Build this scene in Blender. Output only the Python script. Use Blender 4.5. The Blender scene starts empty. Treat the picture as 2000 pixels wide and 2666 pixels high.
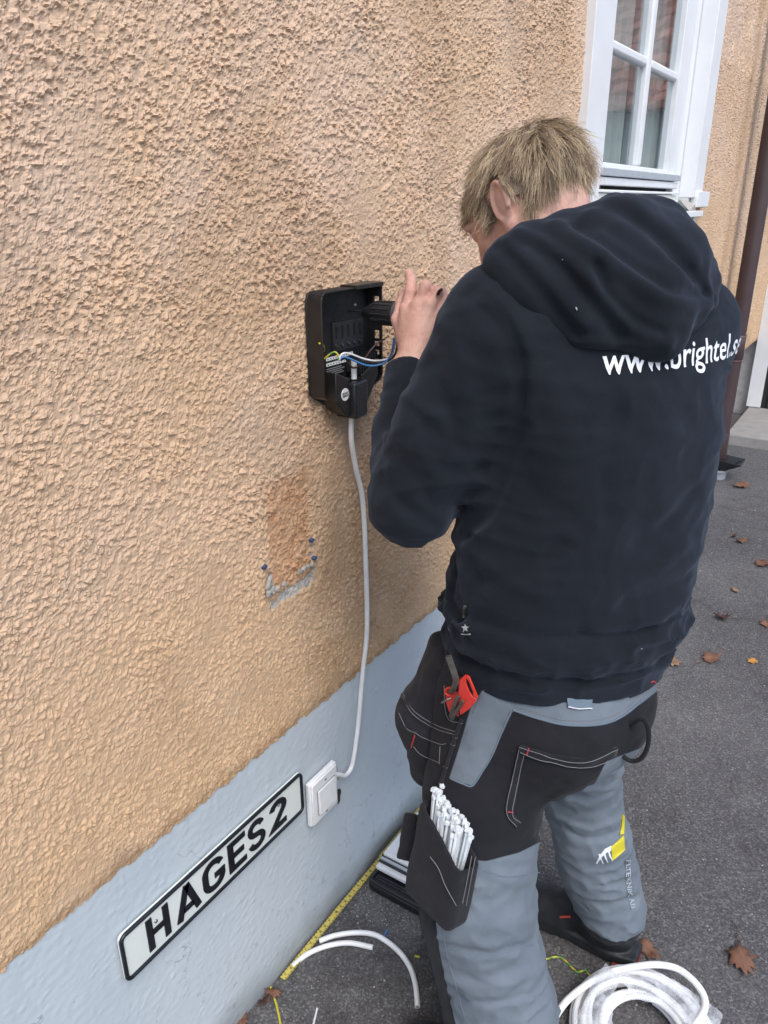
import bpy, bmesh, math, random
import numpy as np
from mathutils import Matrix, Vector
random.seed(7); np.random.seed(7)
scn = bpy.context.scene
COL = scn.collection

# ---------------------------------------------------------------- camera
F_PX = 1985.0; CX, CY = 1000.0, 1333.0
CAM = np.array([0.0, -0.9385, 1.75])
def _dir(u, v):
    a = np.array([u-CX, -(v-CY), -F_PX]); return a/np.linalg.norm(a)
_X = _dir(2400, 525.0); _Z = -_dir(1050, 6200.0)
_Z = _Z-_X*(_X@_Z); _Z /= np.linalg.norm(_Z); _Y = np.cross(_Z, _X)
ROT = np.stack([_X, _Y, _Z])
cd = bpy.data.cameras.new('camera'); cam = bpy.data.objects.new('camera', cd); COL.objects.link(cam)
cd.sensor_fit = 'HORIZONTAL'; cd.sensor_width = 36.0; cd.lens = F_PX/2000*36
cd.clip_start = 0.05; cd.clip_end = 500
mw = Matrix.Identity(4)
for i in range(3):
    for j in range(3): mw[i][j] = ROT[i][j]
mw.translation = Vector(CAM); cam.matrix_world = mw
scn.camera = cam

# ---------------------------------------------------------------- sky, sun, exposure
SUN_EL, SUN_AZ = math.radians(54), math.radians(216)      # azimuth clockwise from +Y
world = bpy.data.worlds.new('World'); scn.world = world; world.use_nodes = True
wn = world.node_tree; bg = wn.nodes['Background']
sky = wn.nodes.new('ShaderNodeTexSky'); sky.sky_type = 'NISHITA'; sky.sun_disc = False
sky.sun_elevation = SUN_EL; sky.sun_rotation = SUN_AZ
sky.air_density = 1.0; sky.dust_density = 2.0; sky.ozone_density = 1.0
wn.links.new(sky.outputs[0], bg.inputs[0]); bg.inputs[1].default_value = 0.13
sl = bpy.data.lights.new('sun', 'SUN'); sl.energy = 1.0; sl.angle = math.radians(35); sl.color = (1, 0.985, 0.965)
so = bpy.data.objects.new('sun', sl); COL.objects.link(so)
sd = Vector((math.sin(SUN_AZ)*math.cos(SUN_EL), math.cos(SUN_AZ)*math.cos(SUN_EL), math.sin(SUN_EL)))
so.rotation_euler = sd.to_track_quat('Z', 'Y').to_euler(); so.location = (0, -4, 6)
scn.view_settings.view_transform = 'Standard'; scn.view_settings.look = 'None'
scn.view_settings.gamma = 1; scn.view_settings.use_curve_mapping = False
scn.view_settings.exposure = 1.0

# ---------------------------------------------------------------- pixel -> place helpers (a pixel gives only a direction)
def rays(u, v):
    u = np.asarray(u, float); v = np.asarray(v, float)
    c = np.stack([u-CX, -(v-CY), np.full_like(u, -F_PX)], -1)
    w = c@ROT.T
    return w/np.linalg.norm(w, axis=-1, keepdims=True)
def on(u, v, axis, val):
    r = rays(u, v); t = (val-CAM[axis])/r[..., axis]
    return CAM+r*t[..., None] if np.ndim(t) else CAM+r*t
def wall(u, v, y=0.0): return on(u, v, 1, y)
def ground(u, v, z=0.0): return on(u, v, 2, z)
DS = 2000/1659.0
def z1(x, y): return (700+x*.33153, 650+y*.33153)
def z3(x, y): return (1450+x*.33153, y*.33153)
def z5(x, y): return (1300+x*.42194, 1900+y*.42194)
def z6(x, y): return (600+x*.4521, 1950+y*.4521)
def project(P):
    c = (np.asarray(P)-CAM)@ROT
    return np.stack([CX+F_PX*c[..., 0]/-c[..., 2], CY-F_PX*c[..., 1]/-c[..., 2]], -1)

# ---------------------------------------------------------------- noise
_perm = np.random.RandomState(3).permutation(256).astype(np.int32); _perm = np.concatenate([_perm, _perm, _perm])
_g3 = np.random.RandomState(4).normal(size=(256, 3)).astype(np.float32); _g3 /= np.linalg.norm(_g3, axis=1, keepdims=True)
def perlin(P):
    P = np.asarray(P, np.float32); i = np.floor(P).astype(np.int32); f = P-i; i &= 255
    w = f*f*f*(f*(f*6-15)+10); out = 0
    for dx in (0, 1):
        wx = w[:, 0] if dx else 1-w[:, 0]
        a = _perm[(i[:, 0]+dx) & 255]
        for dy in (0, 1):
            wy = wx*(w[:, 1] if dy else 1-w[:, 1])
            b = _perm[a+((i[:, 1]+dy) & 255)]
            for dz in (0, 1):
                g = _g3[_perm[b+((i[:, 2]+dz) & 255)]]
                n = g[:, 0]*(f[:, 0]-dx)+g[:, 1]*(f[:, 1]-dy)+g[:, 2]*(f[:, 2]-dz)
                out = out+n*wy*(w[:, 2] if dz else 1-w[:, 2])
    return out*1.6
def perlin2(x, y, s=0.37):
    return perlin(np.stack([x, y, np.full_like(x, s)], 1))
def sstep(a, b, x):
    t = np.clip((x-a)/(b-a), 0, 1); return t*t*(3-2*t)

# ---------------------------------------------------------------- objects, tags
def tag(o, label=None, cat=None, group=None, kind=None):
    for k, v in (('label', label), ('category', cat), ('group', group), ('kind', kind)):
        if v: o[k] = v
    return o
def link(o, parent=None):
    COL.objects.link(o)
    if parent is not None:
        o.parent = parent
        if parent.parent is None: o.matrix_parent_inverse = Matrix.Translation(parent.location).inverted()
    return o
def thing(name, loc, label=None, cat=None, group=None, parent=None):
    o = bpy.data.objects.new(name, None); o.empty_display_size = .05; o.location = loc
    if parent is not None:
        o.location = (0, 0, 0)
    link(o, parent); return tag(o, label, cat, group)
def obj_np(name, V, Q, mat, parent=None, smooth=True):
    V = np.ascontiguousarray(V, np.float32); Q = np.ascontiguousarray(Q, np.int32)
    m = bpy.data.meshes.new(name); n = Q.shape[1]
    m.vertices.add(len(V)); m.vertices.foreach_set('co', V.ravel())
    m.loops.add(Q.size); m.loops.foreach_set('vertex_index', Q.ravel())
    m.polygons.add(len(Q)); m.polygons.foreach_set('loop_start', np.arange(0, Q.size, n, dtype=np.int32))
    m.update(calc_edges=True); m.validate()
    m.polygons.foreach_set('use_smooth', np.full(len(m.polygons), smooth))
    if mat: m.materials.append(mat)
    return link(bpy.data.objects.new(name, m), parent)
class MB:
    def __init__(s): s.v = []; s.f = []
    def add(s, vs, fs):
        b = len(s.v); s.v += [tuple(map(float, p)) for p in vs]; s.f += [tuple(b+i for i in f) for f in fs]; return s
    def box(s, lo, hi):
        x0, y0, z0 = lo; x1, y1, z1_ = hi
        return s.add([(x0,y0,z0),(x1,y0,z0),(x1,y1,z0),(x0,y1,z0),(x0,y0,z1_),(x1,y0,z1_),(x1,y1,z1_),(x0,y1,z1_)],
                     [(0,3,2,1),(4,5,6,7),(0,1,5,4),(1,2,6,5),(2,3,7,6),(3,0,4,7)])
    def prism(s, poly, y0, y1, ax='xz'):
        n = len(poly)
        mk = {'xz': lambda a, b, c: (a, c, b), 'xy': lambda a, b, c: (a, b, c), 'yz': lambda a, b, c: (c, a, b)}[ax]
        s.add([mk(a, b, y0) for a, b in poly]+[mk(a, b, y1) for a, b in poly],
              [tuple(range(n)), tuple(range(2*n-1, n-1, -1))]+[(i, i+n, (i+1) % n+n, (i+1) % n) for i in range(n)]); return s
    def tube(s, pts, r, n=10, caps=True, closed=False):
        pts = [Vector(p) for p in pts]; m = len(pts)
        rr = r if hasattr(r, '__len__') else [r]*m
        vs = []; up = None
        for i, p in enumerate(pts):
            a = pts[i-1] if (i > 0 or closed) else pts[i]; b = pts[(i+1) % m] if (i < m-1 or closed) else pts[i]
            t = (b-a).normalized()
            if up is None:
                up = t.orthogonal().normalized()
            up = (up-t*up.dot(t)); up = up.normalized() if up.length > 1e-6 else t.orthogonal().normalized()
            w = t.cross(up)
            for k in range(n):
                an = 2*math.pi*k/n; vs.append(p+(up*math.cos(an)+w*math.sin(an))*rr[i])
        fs = []
        for i in range(m if closed else m-1):
            j = (i+1) % m
            for k in range(n):
                k2 = (k+1) % n; fs.append((i*n+k, i*n+k2, j*n+k2, j*n+k))
        if caps and not closed: fs += [tuple(range(n-1, -1, -1)), tuple((m-1)*n+k for k in range(n))]
        return s.add(vs, fs)
    def lathe(s, prof, o, axis='y', n=32, cap=True):
        vs = []; m = len(prof)
        for (t, r) in prof:
            for k in range(n):
                a = 2*math.pi*k/n; c, d = r*math.cos(a), r*math.sin(a)
                vs.append({'y': (o[0]+c, o[1]+t, o[2]+d), 'z': (o[0]+c, o[1]+d, o[2]+t), 'x': (o[0]+t, o[1]+c, o[2]+d)}[axis])
        fs = []
        for i in range(m-1):
            for k in range(n):
                k2 = (k+1) % n; fs.append((i*n+k, i*n+k2, (i+1)*n+k2, (i+1)*n+k))
        if cap: fs += [tuple(range(n-1, -1, -1)), tuple((m-1)*n+k for k in range(n))]
        return s.add(vs, fs)
    def build(s, name, mat, parent=None, smooth=False, bevel=0, seg=2):
        m = bpy.data.meshes.new(name); m.from_pydata(s.v, [], s.f)
        bm = bmesh.new(); bm.from_mesh(m); bmesh.ops.recalc_face_normals(bm, faces=bm.faces); bm.to_mesh(m); bm.free()
        if mat: m.materials.append(mat)
        if smooth:
            m.polygons.foreach_set('use_smooth', [True]*len(m.polygons))
        o = link(bpy.data.objects.new(name, m), parent)
        if bevel:
            b = o.modifiers.new('bevel', 'BEVEL'); b.width = bevel; b.segments = seg; b.limit_method = 'ANGLE'; b.angle_limit = math.radians(40)
            m.polygons.foreach_set('use_smooth', [True]*len(m.polygons))
            m.set_sharp_from_angle(angle=math.radians(42))
        elif smooth:
            m.set_sharp_from_angle(angle=math.radians(50))
        return o
def spline(pts, n=8):
    P = [Vector(p) for p in pts]; P = [P[0]*2-P[1]]+P+[P[-1]*2-P[-2]]; out = []
    for i in range(1, len(P)-2):
        for k in range(n):
            t = k/n; a, b, c, d = P[i-1:i+3]
            out.append(.5*((2*b)+(c-a)*t+(2*a-5*b+4*c-d)*t*t+(3*b-a-3*c+d)*t**3))
    out.append(P[-2]); return out

# ---------------------------------------------------------------- materials
def srgb(r, g, b):
    return tuple((c/255/12.92 if c/255 <= .04045 else ((c/255+.055)/1.055)**2.4) for c in (r, g, b))
class NT:
    def __init__(s, name):
        s.m = bpy.data.materials.new(name); s.m.use_nodes = True; s.t = s.m.node_tree
        s.p = s.t.nodes['Principled BSDF']; s.tc = s.n('ShaderNodeTexCoord').outputs['Object']
    def n(s, ty, **k):
        x = s.t.nodes.new(ty)
        for a, b in k.items(): setattr(x, a, b)
        return x
    def l(s, a, b): s.t.links.new(a, b)
    def noise(s, scale, detail=3, rough=.55, vec=None, dist=0):
        x = s.n('ShaderNodeTexNoise'); x.inputs['Scale'].default_value = scale; x.inputs['Detail'].default_value = detail
        x.inputs['Roughness'].default_value = rough; x.inputs['Distortion'].default_value = dist
        s.l(vec or s.tc, x.inputs['Vector']); return x.outputs['Fac']
    def voro(s, scale, feature='F1', vec=None, out='Distance', rnd=1):
        x = s.n('ShaderNodeTexVoronoi', feature=feature); x.inputs['Scale'].default_value = scale; x.inputs['Randomness'].default_value = rnd
        s.l(vec or s.tc, x.inputs['Vector']); return x.outputs[out]
    def mapv(s, scale=(1,1,1), rot=(0,0,0)):
        x = s.n('ShaderNodeMapping'); x.inputs['Scale'].default_value = scale; x.inputs['Rotation'].default_value = rot
        s.l(s.tc, x.inputs['Vector']); return x.outputs[0]
    def ramp(s, fac, stops, interp='LINEAR'):
        x = s.n('ShaderNodeValToRGB'); x.color_ramp.interpolation = interp
        while len(x.color_ramp.elements) < len(stops): x.color_ramp.elements.new(.5)
        for e, (p, c) in zip(x.color_ramp.elements, stops):
            e.position = p; e.color = (*c, 1) if len(c) == 3 else c
        s.l(fac, x.inputs[0]); return x.outputs[0]
    def val(s, fac, lo, hi, a=0., b=1.):
        x = s.n('ShaderNodeMapRange'); x.inputs[1].default_value = lo; x.inputs[2].default_value = hi
        x.inputs[3].default_value = a; x.inputs[4].default_value = b; s.l(fac, x.inputs[0]); return x.outputs[0]
    def mix(s, fac, a, b, mode='MIX'):
        x = s.n('ShaderNodeMix', data_type='RGBA', blend_type=mode)
        for i, q in ((0, fac), (6, a), (7, b)):
            if hasattr(q, 'is_linked'): s.l(q, x.inputs[i])
            elif isinstance(q, (int, float)): x.inputs[i].default_value = q
            else: x.inputs[i].default_value = (*q, 1)
        return x.outputs[2]
    def math(s, op, a, b=0.):
        x = s.n('ShaderNodeMath', operation=op)
        for i, q in ((0, a), (1, b)):
            if hasattr(q, 'is_linked'): s.l(q, x.inputs[i])
            else: x.inputs[i].default_value = q
        return x.outputs[0]
    def bump(s, h, strength=.5, dist=.002):
        x = s.n('ShaderNodeBump'); x.inputs['Strength'].default_value = strength; x.inputs['Distance'].default_value = dist
        s.l(h, x.inputs['Height'])
        if s.p.inputs['Normal'].is_linked: s.l(s.p.inputs['Normal'].links[0].from_socket, x.inputs['Normal'])
        s.l(x.outputs[0], s.p.inputs['Normal'])
    def attr(s, name):
        x = s.n('ShaderNodeAttribute'); x.attribute_name = name; return x.outputs['Fac']
    def set(s, **k):
        for a, b in k.items():
            i = s.p.inputs[a.replace('_', ' ')]
            if hasattr(b, 'is_linked'): s.l(b, i)
            elif isinstance(b, tuple): i.default_value = (*b, 1)
            else: i.default_value = b
        return s
def simple(name, col, rough=.5, var=.18, vs=30, bump=0, bs=300, bd=.0006, metal=0, spec=.5, rvar=.1):
    t = NT(name); nz = t.noise(vs, 4)
    lo = tuple(c*(1-var) for c in col); hi = tuple(min(1, c*(1+var*.6)) for c in col)
    t.set(Base_Color=t.ramp(nz, [(.3, lo), (.7, hi)]), Metallic=metal)
    t.p.inputs['Specular IOR Level'].default_value = spec
    t.set(Roughness=t.val(t.noise(vs*2.3, 3), .3, .7, max(.02, rough-rvar), min(1, rough+rvar)))
    if bump: t.bump(t.noise(bs, 3), bump, bd)
    return t.m
def fabric(name, col, var=.12, weave=900, rough=.95, bump=.25, fade=None):
    t = NT(name); nz = t.noise(7, 4)
    c = t.ramp(nz, [(.3, tuple(x*(1-var) for x in col)), (.7, tuple(x*(1+var) for x in col))])
    if fade: c = t.mix(t.val(t.noise(28, 5, .65), .52, .78, 0, .55), c, fade)
    c = t.mix(t.val(t.noise(160, 3, .7), .62, .72, 0, .16), c, tuple(min(1, x*2.2+.02) for x in col))
    t.set(Base_Color=c, Roughness=rough); t.p.inputs['Specular IOR Level'].default_value = .25
    t.p.inputs['Sheen Weight'].default_value = .06; t.p.inputs['Sheen Roughness'].default_value = .6
    t.bump(t.noise(weave, 2), bump, .0006); t.bump(t.noise(45, 3), .25, .003)
    return t.m
WHITE = simple('white_paint', (.78, .79, .80), .45, .05, 8, .12, 90, .001)
WHITE_PL = simple('white_plastic', (.76, .76, .75), .38, .05, 40)
CABLE_W = simple('cable_sheath_white', (.84, .835, .82), .42, .08, 25, .08, 400)
BLACK_PL = simple('black_plastic', (.012, .012, .014), .42, .3, 60, .1, 600, .0003)
BLACK_PL2 = simple('black_plastic_satin', (.02, .02, .023), .34, .2, 60)
STEEL = simple('steel', (.45, .44, .42), .35, .2, 60, metal=1)
DARKSTEEL = simple('worn_steel', (.20, .19, .17), .42, .25, 50, metal=.8)
ALU = simple('grey_aluminium', (.52, .56, .60), .45, .08, 40, metal=.3)
RUBBER = simple('black_rubber', (.016, .016, .017), .75, .3, 60, .2, 400)
# ================================================================ GROUND
t = NT('asphalt')
big = t.noise(1.1, 5, .6); fine = t.noise(170, 4, .7); mid = t.noise(14, 4, .6)
c = t.ramp(big, [(.30, (.055, .053, .056)), (.50, (.092, .090, .092)), (.70, (.165, .16, .158))])
c = t.mix(t.val(mid, .35, .75, 0, .55), c, (.075, .068, .068))
st = t.voro(120); stc = t.voro(120, out='Color')
sep = t.n('ShaderNodeSeparateColor'); t.l(stc, sep.inputs[0])
isl = t.math('MULTIPLY', t.math('MULTIPLY', t.val(sep.outputs[0], .55, .95), t.val(st, .45, .20)), t.val(t.noise(35, 3), .40, .62, .1, 1))
c = t.mix(t.math('MULTIPLY', isl, .7), c, (.36, .35, .34))
st2 = t.voro(230, out='Color'); sp2 = t.n('ShaderNodeSeparateColor'); t.l(st2, sp2.inputs[0])
c = t.mix(.42, c, t.ramp(sp2.outputs[1], [(.0, (.03, .029, .03)), (.55, (.11, .108, .11)), (.85, (.19, .185, .18)), (1, (.34, .33, .32))]))
c = t.mix(t.val(t.noise(2.6, 5, .7, dist=.8), .56, .72, 0, .6), c, (.040, .033, .032))
c = t.mix(t.val(fine, .58, .72, 0, .55), c, (.020, .019, .019))
t.set(Base_Color=c, Roughness=.9); t.p.inputs['Specular IOR Level'].default_value = .3
t.bump(fine, .9, .004); t.bump(st, .35, .003); ASPH = t.m
gx = np.concatenate([np.linspace(-60, -.2, 20), np.arange(-.1, 2.4, .02), np.arange(2.4, 7.5, .06), np.linspace(7.6, 90, 25)])
gy = np.concatenate([np.linspace(-90, -2.2, 25), np.arange(-2.1, .001, .02), [.2, 2.0]])
GX, GY = np.meshgrid(gx, gy, indexing='ij')
def ground_z(x, y):
    x = np.atleast_1d(np.asarray(x, float)); y = np.atleast_1d(np.asarray(y, float))
    return .004*perlin2(x*2.3, y*2.3, 5.1)+.0022*perlin2(x*11, y*11, 8.2)
gz = ground_z(GX.ravel(), GY.ravel()); gz[np.abs(GX.ravel()) > 12] = 0
def gridq(nx, ny):
    i = np.arange(nx*ny).reshape(nx, ny)
    return np.stack([i[:-1, :-1], i[1:, :-1], i[1:, 1:], i[:-1, 1:]], -1).reshape(-1, 4)
g = obj_np('ground', np.stack([GX.ravel(), GY.ravel(), gz], 1), gridq(len(gx), len(gy)), ASPH)
tag(g, 'worn dark grey asphalt driveway beside the house', 'ground', kind='structure')
# loose grit
rs = np.random.RandomState(11); N = 2600
ico = [(0,0,1),(.9,0,.45),(.28,.85,.45),(-.72,.53,.45),(-.72,-.53,.45),(.28,-.85,.45),(0,0,-.4)]
icf = [(0,1,2),(0,2,3),(0,3,4),(0,4,5),(0,5,1),(6,2,1),(6,3,2),(6,4,3),(6,5,4),(6,1,5)]
px = .75+rs.rand(N)**1.5*4.2; py = -.03-rs.rand(N)**1.25*1.15; s = (.0012+.0026*rs.rand(N)**3.0)*(.8+.12*px)
pz = ground_z(px, py)
iv = np.array(ico); V = []
for k in range(N):
    a = rs.rand()*6.28; q = iv*s[k]*(.7+.6*rs.rand(1, 3)); ca, sa = math.cos(a), math.sin(a)
    V.append(np.stack([q[:, 0]*ca-q[:, 1]*sa+px[k], q[:, 0]*sa+q[:, 1]*ca+py[k], q[:, 2]+pz[k]+s[k]*.1], 1))
Q = (np.array(icf)[None]+7*np.arange(N)[:, None, None]).reshape(-1, 3)
t = NT('grit'); t.set(Base_Color=t.ramp(t.voro(60, out='Color'), [(.2, (.05, .05, .05)), (.5, (.16, .155, .15)), (.85, (.42, .41, .39))]), Roughness=.9)
tag(obj_np('grit', np.concatenate(V), Q, t.m, smooth=False), 'loose pale grit and small stones strewn on the asphalt', 'grit', kind='stuff')

# ================================================================ HOUSE
house = thing('house', (3.0, .1, 0), 'ochre roughcast house wall with pale blue-grey plinth and white window', 'house')
# --- roughcast wall: real relief
t = NT('roughcast_ochre')
m1 = t.noise(2.1, 4, .6); m2 = t.noise(9, 4, .6); m3 = t.noise(90, 3, .6)
c = t.ramp(m1, [(.30, (.57, .390, .245)), (.45, (.61, .430, .290)), (.58, (.63, .455, .330)), (.72, (.58, .435, .335))])
c = t.mix(t.val(m2, .40, .72, 0, .5), c, (.52, .375, .275))
sz_ = t.n('ShaderNodeSeparateXYZ'); t.l(t.tc, sz_.inputs[0])                      # paint is fresher and more ochre lower down
c = t.mix(t.val(t.math('ADD', sz_.outputs[2], t.math('MULTIPLY', t.noise(3.1, 3), .8)), 1.25, 2.3, .6, 0), c, (.56, .370, .205))
c = t.mix(t.val(t.noise(4.2, 5, .7, dist=.6), .55, .75, 0, .35), c, (.50, .41, .325))
pa = t.attr('scar'); c = t.mix(t.math('MULTIPLY', pa, t.val(t.noise(22, 4), .25, .6, .5, .8)), c, (.44, .225, .115))
gr = t.attr('chip'); c = t.mix(t.val(t.math('ADD', gr, t.math('MULTIPLY', t.noise(150, 3), .35)), .55, .75), c, (.42, .40, .37))
dk = t.attr('grime_shade'); c = t.mix(t.math('MULTIPLY', dk, t.val(t.noise(12, 5, .7), .3, .7, .3, 1.)), c, (.27, .155, .075))
c = t.mix(t.val(m3, .55, .75, 0, .22), c, (.46, .30, .18))
wp = t.n('ShaderNodeVectorMath', operation='ADD'); nz = t.n('ShaderNodeTexNoise'); nz.inputs['Scale'].default_value = 11; nz.inputs['Detail'].default_value = 5; t.l(t.tc, nz.inputs['Vector'])
sc = t.n('ShaderNodeVectorMath', operation='SCALE'); sc.inputs[3].default_value = .09; t.l(nz.outputs['Color'], sc.inputs[0]); t.l(t.tc, wp.inputs[0]); t.l(sc.outputs[0], wp.inputs[1])
crk = t.math('MULTIPLY', t.val(t.voro(3.1, 'DISTANCE_TO_EDGE', vec=wp.outputs[0]), .0, .0045, 1, 0), t.val(t.noise(3.4, 3), .56, .62)); c = t.mix(t.math('MULTIPLY', crk, .6), c, (.16, .09, .05))
t.set(Base_Color=c, Roughness=.92); t.p.inputs['Specular IOR Level'].default_value = .2
t.bump(crk, -.5, .003); t.bump(t.noise(420, 3, .6), .55, .0012); t.bump(t.val(t.noise(150, 4, .65, dist=.5), .42, .58), .28, .003); STUC = t.m
xs = np.concatenate([np.arange(-1.5, .25, .03), np.arange(.25, 1.62, .0027), np.arange(1.62, 2.62, .0042), np.arange(2.62, 5.6, .009), np.arange(5.6, 7.3, .025)])
zs = np.concatenate([np.arange(.672, 2.40, .0027), np.arange(2.40, 3.0, .0075), np.arange(3.0, 4.3, .05)])
XX, ZZ = np.meshgrid(xs, zs, indexing='ij'); x = XX.ravel(); z = ZZ.ravel()
def grains(x, z, cell, seed, dens, rmin, rmax):
    """dabs of thrown render: domes on a jittered grid, clustered, with ragged outlines"""
    gx_, gz_ = np.floor(x/cell).astype(np.int64), np.floor(z/cell).astype(np.int64); out = np.zeros_like(x)
    for i in (-1, 0, 1):
        for j in (-1, 0, 1):
            cx_, cz_ = gx_+i, gz_+j; hh = (cx_*73856093) ^ (cz_*19349663) ^ (seed*83492791)
            def rnd_(k): q_ = (hh*(2*k+1)*2654435761+k*97) & 0xffffffff; q_ ^= q_ >> 15; q_ = (q_*2246822519) & 0xffffffff; q_ ^= q_ >> 13; return q_.astype(np.float64)/4294967296.
            px_, pz_ = (cx_+rnd_(1))*cell, (cz_+rnd_(2))*cell; r_ = cell*(rmin+(rmax-rmin)*rnd_(3)); A_ = (rnd_(4) < dens)*(.35+.65*rnd_(5))
            el_ = .75+.5*rnd_(6); d2 = ((x-px_)*el_)**2+((z-pz_)/el_)**2
            dm_ = np.minimum(np.sqrt(np.clip(1-d2/(r_*r_), 0, 1)), .62)/.62; out = np.maximum(out, A_*dm_*(1+.45*np.clip((pz_-z)/r_, -1, 1)+.25*(rnd_(7)-.5)*np.clip((px_-x)/r_, -1, 1)*4))
    return out
wx = x+.0024*perlin2(x*190, z*190, 1.3)+.004*perlin2(x*48, z*48, 2.3); wz = z+.0024*perlin2(x*190, z*190, 7.7)+.004*perlin2(x*48, z*48, 8.7)
n2 = perlin2(wx/.0060, wz/.0056, 3.3); n3 = perlin2(x/.030, z/.027, 4.4); 
rough = np.clip(.85+.65*perlin2(x/.13, z/.13, 9.1), .25, 1.4)*np.interp(z, [.67, 1.0, 1.5], [.62, .75, 1.0])
g1 = grains(wx, wz, .0100, 1, .58, .30, .60); g2 = grains(wx+.3, wz+.7, .0066, 2, .58, .36, .66); g3 = sstep(.1, .5, perlin2(wx/.016, wz/.014, 12.3))
pit = sstep(.07, .015, np.abs(perlin2(wx/.022, wz/.019, 6.6)+.22*n2))*sstep(.05, .35, perlin2(x/.06, z/.06, 3.6))
h = (.0036*g1+.0029*g2+.0014*g3+.0007*n2+.0012*n3-.0020*pit)*rough+.002*perlin2(x*4, z*4, 5.5)
# the scar where another fitting was removed: fresh colour inside, chipped plaster round its lower edge
sc_c = wall(np.array([735.]), np.array([1365.]))[0]
ux = (x-1.078)/.064; uz = (z-1.135)/.125
ru = np.maximum(np.abs(ux+.10*perlin2(x*50, z*50, 1.9)), np.abs(uz+.05*perlin2(x*50, z*50, 2.9)))
scar = sstep(1.14, .80, ru)*(.75+.3*perlin2(x*30, z*30, 6.1))
chip = sstep(.16, .05, np.abs(ru-1.04))*sstep(-.35, -.55, uz+.12*perlin2(x*70, z*70, 3.9))*sstep(-.25, .1, perlin2(x*45, z*45, 8.8)+.1)
h -= .003*scar+.004*chip
grime_shade = sstep(.35, -.05, np.hypot((x-1.42)/1.0, (z-1.12)/1.6)-.14+.18*perlin2(x*7, z*7, 12.))*.55+.30*sstep(.25, .6, perlin2(x*3.3, z*2.1, 14.))
grime_shade = np.maximum(grime_shade, sstep(.045, .0, z-.672+.02*perlin2(x*30, z*9, 4.))*.75)
grime_shade = np.maximum(grime_shade, .55*sstep(.16, .0, np.abs(x-5.22)))  # stripe beside the drainpipe paints its soft shadow into the wall colour
edge = sstep(0, .02, z-.672)
yw = .0015-h-.002*edge
keep = ~((xs[:-1, None] > 2.60) & (xs[1:, None] < 4.17) & (zs[None, :-1] > 1.63) & (zs[None, 1:] < 3.2)).ravel()
zz = z+np.where(z < .680, .008*perlin2(x*30, z*3, 3.)+.004*perlin2(x*90, z*3, 5.), 0)
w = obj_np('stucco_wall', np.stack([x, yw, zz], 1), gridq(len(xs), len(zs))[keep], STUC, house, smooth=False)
for nm, a in (('scar', scar), ('chip', chip), ('grime_shade', grime_shade)):
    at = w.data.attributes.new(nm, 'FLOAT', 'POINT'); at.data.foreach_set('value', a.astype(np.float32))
w['label'] = 'ochre roughcast wall with a darker scar where a fitting was removed'
core = MB().box((-1.5, .22, 0), (7.3, .30, 4.3)); core.build('inner_wall', simple('lime_plaster', (.5, .48, .45), .9), house)
# --- plinth
t = NT('plinth_paint')
c = t.ramp(t.noise(2.5, 4), [(.3, (.46, .515, .55)), (.7, (.54, .59, .62))])
mv = t.mapv((1, 1, 1)); cr = t.voro(5.2, 'DISTANCE_TO_EDGE', vec=None)
wp = t.n('ShaderNodeVectorMath', operation='ADD'); nz = t.n('ShaderNodeTexNoise'); nz.inputs['Scale'].default_value = 14; nz.inputs['Detail'].default_value = 4
t.l(t.tc, nz.inputs['Vector']); sc = t.n('ShaderNodeVectorMath', operation='SCALE'); sc.inputs[3].default_value = .14
t.l(nz.outputs['Color'], sc.inputs[0]); t.l(t.tc, wp.inputs[0]); t.l(sc.outputs[0], wp.inputs[1])
cr = t.voro(4.6, 'DISTANCE_TO_EDGE', vec=wp.outputs[0])
crm = t.math('MULTIPLY', t.val(cr, .0, .006, 1, 0), t.val(t.noise(5, 3), .52, .60))
c = t.mix(t.math('MULTIPLY', crm, .55), c, (.10, .12, .14))
c = t.mix(t.val(t.noise(60, 3, .7), .68, .74, 0, .5), c, (.24, .28, .31))
sepz = t.n('ShaderNodeSeparateXYZ'); t.l(t.tc, sepz.inputs[0])
dirt = t.math('MULTIPLY', t.val(t.math('ADD', sepz.outputs[2], t.math('MULTIPLY', t.noise(9, 4), .10)), .03, .15, 1, 0), .8)
c = t.mix(dirt, c, (.13, .14, .145)); c = t.mix(t.math('MULTIPLY', t.val(t.noise(34, 5, .7), .57, .70), t.val(sepz.outputs[2], .05, .42, .55, .04)), c, (.19, .19, .18))
t.set(Base_Color=c, Roughness=.62); t.p.inputs['Specular IOR Level'].default_value = .4
t.bump(crm, -.5, .003); t.bump(t.noise(240, 3), .15, .001); PLIN = t.m
px_ = np.concatenate([np.arange(-1.5, .2, .03), np.arange(.2, 1.9, .0042), np.arange(1.9, 6.2, .03)]); pz_ = np.concatenate([[-.25, -.1], np.arange(-.02, .672, .0045), [.676, .684]])
XX, ZZ = np.meshgrid(px_, pz_, indexing='ij'); x = XX.ravel(); z = ZZ.ravel()
dash = sstep(.30, .55, perlin2(x/.010+.5*perlin2(x*40, z*40, 1.), z/.0055, 2.2))*sstep(-.15, .25, perlin2(x/.06, z/.06, 7.))
hp = .0015*dash+.0005*perlin2(x/.02, z/.012, 5.)+.0004*perlin2(x/.006, z/.005, 9.)+.0012*perlin2(x*6, z*6, 6.)
obj_np('plinth', np.stack([x, .003-hp, z], 1), gridq(len(px_), len(pz_)), PLIN, house)['label'] = 'pale blue-grey painted plinth with fine cracks'
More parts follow.
